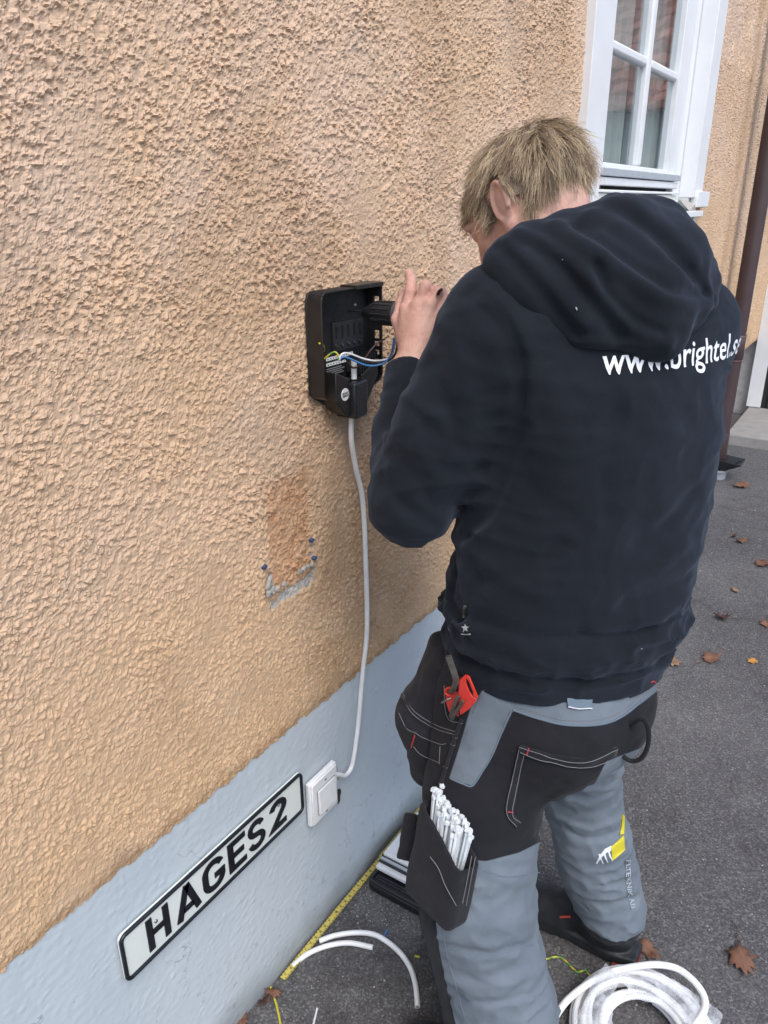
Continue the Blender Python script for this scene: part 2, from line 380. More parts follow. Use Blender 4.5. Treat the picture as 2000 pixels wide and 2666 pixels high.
# --- blue wall plugs left in the scar
BLUEP = simple('blue_plug_plastic', (.03, .06, .14), .5)
for (u, v) in ((696, 1478), (818, 1408), (826, 1455)):
    p = wall(u, v, -.012)
    b = MB().lathe([(.004, .0022), (.001, .0030), (0, .0040), (.001, .0050), (.02, .0050)], (p[0], -.0095, p[2]), 'y', 14); b.build('wall_plug', BLUEP, house, smooth=True)
CHIPM = simple('bare_mortar', (.40, .38, .345), .95, .3, 120, .6, 500, .002)
rs = np.random.RandomState(5)
for (u, v, s) in ((703, 1510, .010), (700, 1525, .012), (708, 1538, .012), (698, 1545, .009), (722, 1532, .008), (740, 1520, .007), (790, 1482, .008), (800, 1475, .007), (812, 1470, .007), (779, 1487, .007)):
    p = wall(u, v, -.010); k = 9
    ring = [(p[0]+s*(.6+.6*rs.rand())*math.cos(6.283*i/k), p[2]+s*(.6+.6*rs.rand())*math.sin(6.283*i/k)) for i in range(k)]
    m = MB(); vs = [(a, -.0105, b) for a, b in ring]+[((a+p[0])/2, -.0135-.002*rs.rand(), (b+p[2])/2) for a, b in ring]+[(p[0], -.014, p[2])]
    m.add(vs, [(i, (i+1) % k, k+(i+1) % k, k+i) for i in range(k)]+[(k+i, k+(i+1) % k, 2*k) for i in range(k)]); m.build('chipped_plaster', CHIPM, house, smooth=True)
# chipped hole beside the switch
HOLE = simple('dark_hole_mortar', (.035, .033, .03), .95, .4, 90, .5, 300, .002)
ring = []; k = 14
for i in range(k):
    a = 6.283*i/k; ring.append((1.199+.016*math.cos(a)*(.7+.5*rs.rand()), .370+.026*math.sin(a)*(.7+.5*rs.rand())))
m = MB(); m.add([(a, -.0048, b) for a, b in ring]+[((a*2+1.199)/3, -.0028, (b*2+.370)/3) for a, b in ring]+[(1.199, -.0025, .370)],
      [(i, (i+1) % k, k+(i+1) % k, k+i) for i in range(k)]+[(k+i, k+(i+1) % k, 2*k) for i in range(k)]); m.build('chipped_hole', HOLE, house)
for q in range(9):
    a, b = 1.192+.012*rs.rand(), .40+.06*rs.rand(); s = .004+.004*rs.rand()
    MB().add([(a+s*x_*(.6+.6*rs.rand()), -.004-s*.5*z_, b+s*y_) for x_, y_, z_ in ico], icf).build('mortar_crumb', CHIPM, house, smooth=True)

# --- window
win = thing('window', (0, 0, 0), parent=house); win['label'] = 'white casement window with muntins and net curtains'
def wbox(name, x0, x1, y0, y1, za, zb, mat=WHITE, bev=.003): return MB().box((x0, y0, za), (x1, y1, zb)).build(name, mat, win, bevel=bev)
OFFW = simple('cream_paint', (.72, .73, .68), .5, .06, 8, .15, 80, .001)
wbox('casing', 2.535, 2.705, -.030, .10, 1.62, 3.25)                       # left board
wbox('casing', 4.075, 4.245, -.030, .04, 1.775, 3.25)
wbox('casing', 2.707, 4.073, -.029, .04, 3.10, 3.25)
wbox('casing_foot', 4.11, 4.36, -.042, -.008, 1.732, 1.803)
wbox('reveal', 4.077, 4.12, -.006, .20, 1.70, 3.2, simple('reveal_shaded_white', (.62, .66, .67), .5, .05, 6))  # white greyed in its colour for the shade on this side-facing reveal
FRX0, FRX1 = 2.705, 4.085
wbox('frame', 3.955, FRX1, .045, .16, 1.765, 3.12); wbox('frame_bead', 3.905, 3.953, .030, .14, 1.765, 3.12)
wbox('frame', FRX0+.001, 2.80, .05, .16, 1.765, 3.12)
wbox('frame', 2.802, 3.903, .05, .16, 3.0, 3.12)
# casement
sx0, sx1, sz0, sz1 = 2.81, 3.898, 1.835, 2.99
wbox('sash_stile', 3.775, 3.898, .028, .075, sz0, sz1); wbox('sash_stile', sx0, 2.89, .028, .075, sz0, sz1)
wbox('sash_rail', 2.892, 3.773, .029, .074, 1.842, 1.887); wbox('sash_rail', 2.892, 3.773, .029, .074, 2.95, sz1)
wbox('muntin', 3.315, 3.365, .030, .073, 1.889, 2.948, bev=.008)
for zc in (2.247, 2.608):
    wbox('muntin', 2.892, 3.313, .032, .072, zc-.016, zc+.016, bev=.008); wbox('muntin', 3.367, 3.773, .032, .072, zc-.016, zc+.016, bev=.008)
gm = bpy.data.materials.new('window_glass'); gm.use_nodes = True; nt = gm.node_tree; nt.nodes.remove(nt.nodes['Principled BSDF'])
gl = nt.nodes.new('ShaderNodeBsdfGlossy'); gl.inputs['Roughness'].default_value = .02; gl.inputs['Color'].default_value = (.95, .97, 1, 1)
tr = nt.nodes.new('ShaderNodeBsdfTransparent'); tr.inputs['Color'].default_value = (.90, .92, .92, 1)
lw = nt.nodes.new('ShaderNodeLayerWeight'); lw.inputs[0].default_value = .5; pw = nt.nodes.new('ShaderNodeMath'); pw.operation = 'POWER'; pw.inputs[1].default_value = 4.0; nt.links.new(lw.outputs['Facing'], pw.inputs[0])
fr = nt.nodes.new('ShaderNodeMath'); fr.operation = 'MULTIPLY_ADD'; fr.inputs[1].default_value = .90; fr.inputs[2].default_value = .03; nt.links.new(pw.outputs[0], fr.inputs[0])
mx = nt.nodes.new('ShaderNodeMixShader')
tcn = nt.nodes.new('ShaderNodeTexCoord'); nn = nt.nodes.new('ShaderNodeTexNoise'); nn.inputs['Scale'].default_value = 2.5; nt.links.new(tcn.outputs['Object'], nn.inputs['Vector'])
bp = nt.nodes.new('ShaderNodeBump'); bp.inputs['Strength'].default_value = .08; bp.inputs['Distance'].default_value = .01; nt.links.new(nn.outputs['Fac'], bp.inputs['Height']); nt.links.new(bp.outputs[0], gl.inputs['Normal'])
nt.links.new(fr.outputs[0], mx.inputs[0]); nt.links.new(tr.outputs[0], mx.inputs[1]); nt.links.new(gl.outputs[0], mx.inputs[2]); nt.links.new(mx.outputs[0], nt.nodes['Material Output'].inputs[0])
for (a, b) in ((2.891, 3.314), (3.366, 3.774)):
    for (za, zb) in ((1.888, 2.231), (2.263, 2.592), (2.624, 2.949)):
        MB().box((a, .050, za), (b, .054, zb)).build('pane', gm, win)
wbox('drip_rail', 2.80, 3.90, -.002, .06, 1.842, 1.868, ALU); wbox('bottom_rail', 2.80, 3.90, .006, .07, 1.812, 1.838)
wbox('gap_shadow', 2.80, 3.90, .06, .08, 1.795, 1.815, RUBBER, 0)  # black strip standing in for the shadow in the gap below the sash
wbox('sill_lip', 2.80, 3.91, .0, .10, 1.788, 1.797); wbox('sill_board', 2.71, 3.955, .012, .12, 1.728, 1.785, OFFW)
wbox('sill', 2.60, 4.16, -.065, .11, 1.690, 1.7165); wbox('apron', 2.66, 4.12, -.034, .02, 1.545, 1.688, WHITE); 
wbox('apron_end', 4.09, 4.135, -.040, -.0345, 1.55, 1.687)
MB().add([(4.02, -.03, 1.717), (4.16, -.03, 1.717), (4.13, .03, 1.775), (4.03, .03, 1.775), (4.09, -.038, 1.745)], [(0, 1, 4), (1, 2, 4), (2, 3, 4), (3, 0, 4)]).build('broken_mortar', CHIPM, win)
# room and net curtain behind the glass
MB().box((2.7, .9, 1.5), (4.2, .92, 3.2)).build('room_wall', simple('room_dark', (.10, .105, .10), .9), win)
CURT = simple('net_curtain', (.46, .50, .485), .9, .1, 30)
for (a, b, dens) in ((2.84, 3.33, 7), (3.36, 3.90, 8)):
    n = 160; vs = []; fs = []
    for i in range(n):
        f = i/(n-1); xx = a+(b-a)*f; yy = .112+.012*math.sin(f*dens*6.28+1.5*math.sin(f*9))+.006*math.sin(f*37)
        for zc in (1.80, 3.05): vs.append((xx, yy, zc))
    fs = [(2*i, 2*i+2, 2*i+3, 2*i+1) for i in range(n-1)]
    o = MB().add(vs, fs).build('net_curtain', CURT, win, smooth=True)
# --- entrance beyond the drainpipe, facing along the wall
porch = thing('porch', (0, 0, 0), parent=house); porch['label'] = 'entrance with white trim and pale grey door above a concrete step'
def pbox(name, lo, hi, mat, bev=.004): return MB().box(lo, hi).build(name, mat, porch, bevel=bev)
pbox('porch_wall', (7.31, -.80, 0), (7.6, .3, 4.2), simple('porch_paint', (.45, .43, .42), .8))
pbox('door_trim', (7.24, -.115, .09), (7.33, -.0, 3.2), WHITE); pbox('door_seal', (7.262, -.165, .09), (7.33, -.117, 3.2), RUBBER, 0)
pbox('door_leaf', (7.25, -.78, .62), (7.33, -.168, 3.1), simple('pale_grey_door', (.52, .57, .62), .4, .05, 6)); pbox('kick_plate', (7.246, -.78, .10), (7.33, -.168, .618), simple('dark_grey_plate', (.05, .058, .066), .5, .2, 8))
CONC = simple('concrete', (.30, .285, .27), .9, .15, 12, .5, 160, .003)
pbox('door_step', (6.25, -.95, -.05), (7.3, -.02, .085), CONC, .012)

# ================================================================ drainpipe and gully
PB = simple('brown_pipe_enamel', (.062, .040, .043), .38, .15, 6, .05, 60)
dp = thing('drainpipe', (5.43, -.115, .12), 'brown metal drainpipe running down the house wall by the entrance', 'drainpipe')
MB().lathe([(.13, .048), (.13, .050), (2.0, .050), (4.2, .050)], (5.43, -.115, 0), 'z', 36, cap=False).build('pipe', PB, dp, smooth=True)
MB().lathe([(.13, .051), (.135, .0535), (.30, .0535), (.31, .051)], (5.43, -.115, 0), 'z', 36, cap=False).build('bottom_sleeve', PB, dp, smooth=True)
MB().lathe([(.80, .051), (.803, .0545), (.955, .0545), (.96, .051)], (5.43, -.115, 0), 'z', 36, cap=False).build('joint_sleeve', PB, dp, smooth=True)
for zc in (.80, .957): MB().tube([(5.43+.055*math.cos(a), -.115+.055*math.sin(a), zc) for a in np.linspace(0, 6.283, 30)[:-1]], .0022, 6, closed=True).build('sleeve_edge', simple('worn_edge', (.22, .12, .10), .4), dp, smooth=True)
gu = thing('drain_gully', (5.43, -.13, 0), 'black leaf catcher on grey pipe collar below the drainpipe', 'gully')
MB().lathe([(-.05, .062), (.045, .062), (.048, .070), (.062, .070), (.064, .060), (.02, .058)], (5.40, -.13, 0), 'z', 32, cap=False).build('collar', simple('grey_pvc', (.27, .29, .31), .5, .15, 20), gu, smooth=True)
m = MB(); hop = [(-.055, -.05, .066), (.055, -.05, .066), (.055, .05, .066), (-.055, .05, .066), (-.085, -.15, .125), (.085, -.15, .125), (.075, .07, .15), (-.075, .07, .15)]
m.add([(5.41+a, -.135+b, c_) for a, b, c_ in hop], [(0, 1, 5, 4), (1, 2, 6, 5), (2, 3, 7, 6), (3, 0, 4, 7), (0, 3, 2, 1)])
o = m.build('leaf_catcher', BLACK_PL2, gu); sm = o.modifiers.new('s', 'SOLIDIFY'); sm.thickness = .006
# ================================================================ neighbour house and trees behind the viewer, seen only in the panes
nh = thing('neighbour_house', (18.5, -6, 0), 'red tiled neighbour house across the yard, reflected in the window panes', 'house')
MB().box((16, -13, 0), (21, -1.2, 3.5)).build('wall', simple('neighbour_render', (.34, .36, .33), .9, .25, 1.5), nh)
TILE = simple('red_tile', (.30, .12, .085), .8, .5, 2.2)
m = MB()
for r in range(12):
    x0, z0 = 15.6+.23*r, 3.4+.24*r
    for k in range(26):
        y0 = -13.4+.475*k+.12*(r % 2)
        m.add([(x0, y0, z0), (x0, y0+.46, z0), (x0+.27, y0+.46, z0+.20), (x0+.27, y0, z0+.20), (x0, y0+.23, z0+.07), (x0+.27, y0+.23, z0+.27), (x0, y0, z0-.06), (x0, y0+.46, z0-.06)], [(0, 4, 5, 3), (4, 1, 2, 5), (6, 7, 1, 4, 0)])
rf_ = m.build('roof_tiles', TILE, nh); rf_['kind'] = 'stuff'
MB().prism([(15.7, 3.3), (18.5, 6.1), (21.3, 3.3)], -13.2, -1.1).build('roof', TILE, nh)
for k in range(3): MB().box((15.94, -4.6-3*k, 1.0), (15.99, -3.4-3*k, 2.3)).build('window', simple('dark_pane', (.05, .06, .07), .1), nh)
# ================================================================ name sign on the plinth
SX0, SX1, SZ0, SZ1 = .549, 1.060, .440, .552
def rrect(x0, x1, z0, z1_, r, n=6):
    out = []
    for cx_, cz_, a0 in ((x1-r, z1_-r, 0), (x0+r, z1_-r, 90), (x0+r, z0+r, 180), (x1-r, z0+r, 270)):
        for k in range(n+1):
            a = math.radians(a0+90*k/n); out.append((cx_+r*math.cos(a), cz_+r*math.sin(a)))
    return out
sign = thing('house_sign', (.805, 0, .44), 'long black-rimmed white name plate reading HAGES 2 on the plinth', 'sign')
t = NT('sign_white'); t.set(Base_Color=t.mix(t.val(t.noise(12, 5, .7), .5, .8, 0, .5), (.70, .74, .70), (.52, .55, .50)), Roughness=.4); SWH = t.m
SBK = simple('sign_black_enamel', (.012, .013, .018), .35, .3, 40)
MB().prism(rrect(SX0, SX1, SZ0, SZ1, .012), -.0042, -.0105).build('plate', SWH, sign, bevel=.0008)
rim = [(a, -.0115, b) for a, b in rrect(SX0+.003, SX1-.003, SZ0+.003, SZ1-.003, .011, 8)]
MB().tube(rim, .0042, 10, closed=True).build('rim', SBK, sign, smooth=True)
def stroke(paths, w, y0, y1, fx):
    """flat-ended thick strokes: each path is a polyline in letter space, joined as a mitred ribbon and extruded"""
    m = MB()
    for P in paths:
        closed = P[0] == P[-1]; P = [Vector((a, b)) for a, b in (P[:-1] if closed else P)]; n = len(P); L = []; R = []
        for i, p in enumerate(P):
            a = P[i-1] if (i > 0 or closed) else None; b = P[(i+1) % n] if (i < n-1 or closed) else None
            d1 = (p-a).normalized() if a is not None else (b-p).normalized(); d2 = (b-p).normalized() if b is not None else d1
            nn_ = Vector((-d1.y-d2.y, d1.x+d2.x)).normalized(); k = w/2/max(.35, nn_.dot(Vector((-d1.y, d1.x))))
            L.append(p+nn_*k); R.append(p-nn_*k)
        vs = [fx(q, y) for y in (y0, y1) for q in L+R]
        fs = []
        for i in range(n if closed else n-1):
            j = (i+1) % n
            fs += [(i, j, n+j, n+i), (2*n+i, 3*n+i, 3*n+j, 2*n+j), (i, 2*n+i, 2*n+j, j), (n+i, n+j, 3*n+j, 3*n+i)]
        if not closed: fs += [(0, n, 3*n, 2*n), (n-1, 3*n-1, 4*n-1, 2*n-1)]
        m.add(vs, fs)
    return m
def arc(cx_, cy_, rx, ry, a0, a1, n=14): return [(cx_+rx*math.cos(math.radians(a0+(a1-a0)*k/n)), cy_+ry*math.sin(math.radians(a0+(a1-a0)*k/n))) for k in range(n+1)]
W_ = .17
GL = {   # unit height letters
 'H': [[(.085, 0), (.085, 1)], [(.565, 0), (.565, 1)], [(.16, .5), (.49, .5)]],
 'A': [[(.07, 0), (.35, 1.0)], [(.63, 0), (.35, 1.0)], [(.2, .26), (.5, .26)]],
 'G': [arc(.34, .66, .255, .255, 20, 180)+arc(.34, .34, .255, .255, 180, 360, 12)+[(.595, .44), (.36, .44)]],
 'E': [[(.56, .915), (.085, .915), (.085, .085), (.56, .085)], [(.16, .5), (.5, .5)]],
 'S': [arc(.31, .71, .225, .205, 15, 265)+arc(.31, .29, .235, .205, 90, -170)],
 '2': [arc(.29, .70, .215, .215, 170, -35)+[(.09, .085), (.56, .085)]],
}
for ch, x0, x1 in (('H', .605, .658), ('A', .674, .736), ('G', .745, .806), ('E', .817, .869), ('S', .877, .929), ('2', .947, 1.000)):
    wid = {'H': .65, 'A': .70, 'G': .68, 'E': .56, 'S': .62, '2': .56}[ch]
    stroke(GL[ch], W_, -.0106, -.0128, lambda q, y, a=x0, k=(x1-x0)/wid: (a+q[0]*k, y, .4585+q[1]*.0765)).build('letter', SBK, sign)
for (a, b) in ((.628, .516), (.977, .519)):
    MB().lathe([(-.0135, .0), (-.0134, .0028), (-.0125, .0036), (-.010, .0037)], (a, 0, b), 'y', 14).build('screw', STEEL, sign, smooth=True)
for k in range(7): MB().box((1.006+.0026*k, -.0112, .5435), (1.0078+.0026*k, -.0104, .5465)).build('maker_print', SBK, sign)

# ================================================================ light switch on the plinth
sw = thing('light_switch', (1.13, 0, .37), 'square white rocker switch with chipped plaster beside it', 'switch')
q = [(1.080, .497), (1.182, .4955), (1.183, .362), (1.079, .381)]
q = [(1.079, .497), (1.183, .497), (1.183, .371), (1.079, .371)]
MB().prism(q, -.003, -.017).build('back_box', WHITE_PL, sw, bevel=.004, seg=3)
MB().prism([(1.083, .493), (1.179, .493), (1.179, .375), (1.083, .375)], -.0165, -.0215).build('front_plate', WHITE_PL, sw, bevel=.0025)
MB().prism([(1.0985, .4685), (1.169, .4685), (1.169, .3965), (1.0985, .3965)], -.021, -.0228).build('rocker_recess', simple('grey_seam', (.32, .33, .34), .5), sw)
m = MB(); m.add([(1.101, -.022, .4665), (1.167, -.022, .4665), (1.167, -.022, .3985), (1.101, -.022, .3985), (1.101, -.0255, .4665), (1.167, -.0255, .4665), (1.167, -.0305, .3985), (1.101, -.0305, .3985)],
      [(0,1,2,3),(7,6,5,4),(0,4,5,1),(1,5,6,2),(2,6,7,3),(3,7,4,0)]); m.build('rocker', WHITE_PL, sw, bevel=.002)
for zc in (.4805, .3855): MB().lathe([(-.0232, 0), (-.0230, .003), (-.021, .0036)], (1.133, 0, zc), 'y', 14).build('screw', STEEL, sw, smooth=True)

# ================================================================ open charger housing
BX0, BX1, BZ0, BZ1, BD = 1.152, 1.358, 1.402, 1.601, .046
ch = thing('charger_housing', (1.255, 0, 1.34), 'open black plastic wall box with loose wires and a round white sticker', 'wall box')
BKB = simple('black_box_outside', (.020, .017, .016), .38, .25, 40, .12, 700, .0003)
BKI = simple('black_box_inside', (.010, .010, .012), .5, .3, 60, .1, 600, .0003)
outl = [(BX0, BZ1-.016), (BX0+.004, BZ1-.006), (BX0+.014, BZ1), (BX1-.002, BZ1+.001), (BX1, BZ1), (BX1, BZ0+.012), (BX1-.006, BZ0+.002), (BX1-.030, BZ0-.004),
        (1.300, BZ0-.040), (1.292, BZ0-.056), (1.242, BZ0-.056), (1.230, BZ0-.044), (BX0+.012, BZ0-.006), (BX0, BZ0+.002)]
MB().prism(outl, -.007, -.0115).build('back_plate', BKI, ch, bevel=.001)
def sidewall(i0, i1, y0, y1, th, name, mat):
    P = [Vector(outl[i % len(outl)]) for i in range(i0, i1+1)]; cen = Vector((1.255, 1.49)); m = MB(); n = len(P)
    I = [p+(cen-p).normalized()*th for p in P]
    vs = [(p.x, y, p.y) for y in (y0, y1) for p in P+I]; fs = []
    for i in range(n-1):
        j = i+1; fs += [(i, j, 2*n+j, 2*n+i), (n+i, 3*n+i, 3*n+j, n+j), (2*n+i, 2*n+j, 3*n+j, 3*n+i), (i, n+i, n+j, j)]
    fs += [(0, 2*n, 3*n, n), (n-1, 2*n-1, 4*n-1, 3*n-1)]
    m.add(vs, fs); return m.build(name, mat, ch, bevel=.0012)
sidewall(12, 15, -.0116, -BD, .0045, 'side_wall', BKB)
sidewall(1, 4, -.0116, -BD+.0002, .0042, 'top_wall', BKI)
sidewall(5, 7, -.0116, -BD, .004, 'bottom_wall', BKI)
# right wall: bars round see-through slots
for (za, zb) in ((BZ0+.013, 1.436), (1.447, 1.456), (1.466, 1.474), (1.484, 1.490), (1.507, 1.519), (1.536, 1.546), (1.576, BZ1-.002)):
    MB().box((BX1-.0042, -.040, za), (BX1-.0002, -.027, zb)).build('slot_bar', BKI, ch)
MB().box((BX1-.0043, -.027, BZ0+.0125), (BX1-.0001, -.0116, BZ1-.002)).build('side_wall', BKI, ch); MB().box((BX1-.0043, -BD, BZ0+.0125), (BX1-.0001, -.040, BZ1-.001)).build('side_wall', BKI, ch)
MB().box((1.262, -BD-.003, BZ1-.004), (BX1+.001, -.009, BZ1+.0045)).build('top_flange', BKB, ch, bevel=.001)
# moulded panel with keyholes and screws
MB().box((1.226, -.016, 1.478), (1.330, -.0114, 1.535)).build('terminal_panel', BLACK_PL2, ch, bevel=.0008)
for k in range(5):
    xc = 1.236+.0205*k
    ky = [(xc-.0026, 1.503), (xc+.0026, 1.503), (xc+.0030, 1.518)]+[(xc+.0046*math.cos(a), 1.523+.0052*math.sin(a)) for a in np.linspace(-.6, 3.74, 9)]+[(xc-.0030, 1.518)]
    MB().prism(ky, -.0161, -.0164).build('keyhole', simple('void_black', (.002, .002, .002), .9, 0), ch)
    MB().lathe([(-.0168, 0.0), (-.0168, .0022), (-.0185, .0026), (-.0185, .0050), (-.0160, .0058)], (xc, 0, 1.4895), 'y', 16).build('terminal_ring', BLACK_PL2, ch, smooth=True)
    MB().lathe([(-.0178, 0.0), (-.0174, .0021), (-.016, .0022)], (xc, 0, 1.4895), 'y', 12).build('terminal_screw', STEEL if k in (1, 2, 3) else DARKSTEEL, ch, smooth=True)
MB().lathe([(-.0150, 0.0), (-.0142, .0030), (-.0115, .0042)], (1.328-.02, 0, 1.562), 'y', 16).build('mounting_screw', STEEL, ch, smooth=True)
for (a, b, z_) in ((1.205, 1.296, 1.4665), (1.205, 1.276, 1.4555)):
    MB().box((a, -.0128, z_-.0032), (b, -.0116, z_+.0032)).build('label_strip', WHITE_PL, ch)
    n = int((b-a)/.009)
    for k in range(n):
        MB().box((a+.004+.009*k, -.0131, z_-.0014), (a+.0062+.009*k, -.0127, z_+.0014)).build('label_mark', SBK, ch)
for k, (za, l) in enumerate(((1.4465, .05), (1.4425, .06), (1.4385, .052), (1.4345, .058))):
    MB().box((1.206, -.0122, za-.0008), (1.206+l, -.0115, za+.0008)).build('printed_line', simple('grey_print', (.25, .25, .25), .6), ch)
# hopper at the bottom that grips the cable
hop = [(1.196, 1.432), (1.226, 1.412), (1.290, 1.413), (1.322, 1.438), (1.330, 1.410), (1.299, 1.366), (1.291, 1.349), (1.243, 1.349), (1.215, 1.366), (1.196, 1.392)]
MB().prism([(1.186, 1.448), (1.232, 1.428), (1.232, 1.350), (1.211, 1.360), (1.186, 1.388)], -.0116, -.050).build('hopper', BKB, ch, bevel=.003)
MB().prism([(1.2325, 1.419), (1.278, 1.421), (1.278, 1.3445), (1.2325, 1.3445)], -.0116, -.062).build('cable_gland', BLACK_PL2, ch, bevel=.005, seg=3)
MB().prism([(1.2785, 1.428), (1.336, 1.452), (1.340, 1.418), (1.302, 1.370), (1.2785, 1.347)], -.0116, -.047).build('hopper', BKB, ch, bevel=.003)
for k in range(8):
    xc = 1.270+.0085*k; MB().box((xc, -.050, 1.432+.0035*k), (xc+.0034, -.013, 1.450+.0028*k)).build('grille_rib', BLACK_PL2, ch, bevel=.0006)
for xc in (1.2465, 1.2655): MB().lathe([(1.421, .0085), (1.4255, .0085), (1.4255, .0066), (1.4205, .0064)], (xc, -.048, 0), 'z', 18, cap=False).build('gland_ring', BLACK_PL2, ch, smooth=True)
MB().lathe([(-.0512, 0), (-.0512, .0125), (-.0500, .0127)], (1.2135, 0, 1.3995), 'y', 28).build('sticker', WHITE_PL, ch)
def text_mesh(s, size, offset=.0, space=1.0):
    c_ = bpy.data.curves.new('txt', 'FONT'); c_.body = s; c_.size = size; c_.offset = offset; c_.align_x = 'CENTER'; c_.align_y = 'CENTER'; c_.space_character = space
    o = bpy.data.objects.new('txt', c_); COL.objects.link(o); bpy.context.view_layer.update()
    dg = bpy.context.evaluated_depsgraph_get(); me = o.evaluated_get(dg).to_mesh()
    v = [tuple(p.co) for p in me.vertices]; f = [tuple(p.vertices) for p in me.polygons]
    o.evaluated_get(dg).to_mesh_clear(); bpy.data.objects.remove(o); bpy.data.curves.remove(c_); return v, f
for s_, zc in (('DO NOT', 1.4020), ('REMOVE', 1.3968)):
    v, f = text_mesh(s_, .0052, .00025); MB().add([(1.2135+a, -.0517, zc+b) for a, b, _ in v], f).build('sticker_print', SBK, ch)

# ================================================================ white cable and its cores
cb = thing('white_cable', (1.19, -.008, .44), 'white cable running down the wall from the black box to the switch', 'cable')
path = [(1.2465, -.050, 1.462), (1.2465, -.049, 1.42), (1.2470, -.046, 1.38), (1.2490, -.040, 1.345), (1.259, -.030, 1.290), (1.285, -.022, 1.217), (1.312, -.019, 1.135), (1.320, -.019, .99), (1.319, -.020, .80), (1.303, -.016, .68), (1.286, -.012, .54), (1.265, -.010, .445), (1.249, -.0095, .418), (1.225, -.0095, .418), (1.200, -.010, .440), (1.182, -.011, .452)]
MB().tube(spline(path, 7), .0058, 14).build('sheath', CABLE_W, cb, smooth=True)
def W1(pts, r, name, mat, n=8):
    # zoomed pixel + distance from the wall plane
    return MB().tube(spline([wall(*z1(a, b), y) for a, b, y in pts], 8), r, n).build(name, mat, cb, smooth=True)
YEL = simple('yellow_insulation', (.55, .48, .05), .4, .1, 40); GRN = simple('green_insulation', (.05, .22, .05), .4)
BLU = simple('blue_insulation', (.06, .20, .46), .4, .1, 40); BRN = simple('brown_insulation', (.045, .022, .016), .4); WIR = simple('white_insulation', (.72, .72, .72), .4, .05); BKW = simple('black_insulation', (.012, .012, .013), .4)
t = NT('green_yellow_insulation'); mv = t.mapv((1, 1, 1), (.6, .3, 0)); wv = t.n('ShaderNodeTexWave'); wv.inputs['Scale'].default_value = 26; t.l(mv, wv.inputs['Vector'])
t.set(Base_Color=t.ramp(wv.outputs['Fac'], [(.42, (.50, .43, .04)), (.55, (.09, .26, .05))]), Roughness=.4); GY = t.m
W1([(550, 870, -.05), (545, 830, -.047), (520, 805, -.042), (480, 820, -.035), (440, 855, -.026), (415, 865, -.020)], .0020, 'wire', GY)
W1([(398, 735, -.040), (425, 750, -.036), (437, 785, -.030), (425, 805, -.022), (415, 835, -.018)], .0020, 'wire', GY)
W1([(555, 865, -.050), (565, 830, -.052), (600, 812, -.056), (660, 825, -.062), (740, 855, -.072), (830, 872, -.088), (920, 862, -.102), (965, 830, -.112), (985, 770, -.118), (1000, 690, -.12)], .0020, 'wire', WIR)
W1([(558, 868, -.050), (580, 845, -.055), (620, 850, -.060), (690, 880, -.068), (770, 908, -.080), (850, 908, -.093), (920, 880, -.106), (960, 820, -.116), (975, 760, -.120), (985, 690, -.12)], .0020, 'wire', BLU)
W1([(562, 866, -.050), (600, 850, -.055), (680, 870, -.064), (780, 888, -.078), (880, 885, -.096), (960, 860, -.110), (1000, 800, -.118), (1010, 720, -.12)], .0020, 'wire', BKW)
W1([(566, 868, -.050), (600, 855, -.055), (625, 890, -.058), (655, 925, -.062), (700, 918, -.066), (745, 870, -.072), (800, 790, -.080), (860, 730, -.088), (910, 703, -.095)], .0020, 'wire', BRN)

# ================================================================ folding rule along the wall foot
RUL = NT('rule_yellow'); t = RUL
sx = t.n('ShaderNodeSeparateXYZ'); t.l(t.tc, sx.inputs[0])
def ticks(per, lo, hi, frac):
    fx_ = t.math('FRACT', t.math('DIVIDE', sx.outputs[0], per)); a = t.math('LESS_THAN', fx_, frac)
    b = t.math('MULTIPLY', t.math('GREATER_THAN', sx.outputs[1], lo), t.math('LESS_THAN', sx.outputs[1], hi)); return t.math('MULTIPLY', a, b)
tk = t.math('MAXIMUM', t.math('MAXIMUM', ticks(.01, -.0085, -.0045, .16), ticks(.01, .0045, .0085, .16)), t.math('MAXIMUM', ticks(.002, -.0085, -.0065, .35), ticks(.002, .0065, .0085, .35)))
c = t.mix(t.val(t.noise(30, 4), .4, .7, 0, .35), (.60, .50, .12), (.45, .36, .09)); c = t.mix(tk, c, (.03, .03, .02)); t.set(Base_Color=c, Roughness=.45)
rule = thing('folding_rule', (1.25, -.02, 0), 'unfolded yellow folding rule lying along the foot of the plinth', 'folding rule')
segs = [(.944, 1.172, .0035), (1.152, 1.398, .0068), (1.378, 1.612, .0101)]
REDP = simple('red_print', (.45, .06, .03), .5)
for i, (a, b, z_) in enumerate(segs):
    o = MB().prism([(q0-(a+b)/2, q1) for q0, q1 in rrect(a, b, -.0085, .0085, .0008 if i == 0 else .004)], -.0016, .0016, 'xy').build('segment', RUL.m, rule, bevel=.0003)
    yc = -.0135 if i != 1 else -.0145
    o.matrix_parent_inverse = Matrix.Translation(rule.location).inverted(); o.location = ((a+b)/2, yc, z_+.004); o.rotation_euler = (math.radians(-6), 0, math.radians((.4, -.3, .3)[i]))
    for k in range(int((b-a)/.02)):
        xc = a+.012+k*.02; n_ = 10+int(round((xc-.944)*100)); v, f = text_mesh(str(n_), .0075, .0002)
        dk_ = MB().add([(xc-bb*1.0, yc-aa*1.0+.0, z_+.004+.0019+.10*(aa)) for aa, bb, _ in v], f).build('number', REDP if n_ % 10 == 0 else SBK, rule)
    if i: MB().lathe([(0, .0026), (.0010, .0022), (.0011, 0)], (a+.011, yc, z_+.0057), 'z', 12).build('rivet', DARKSTEEL, rule, smooth=True)

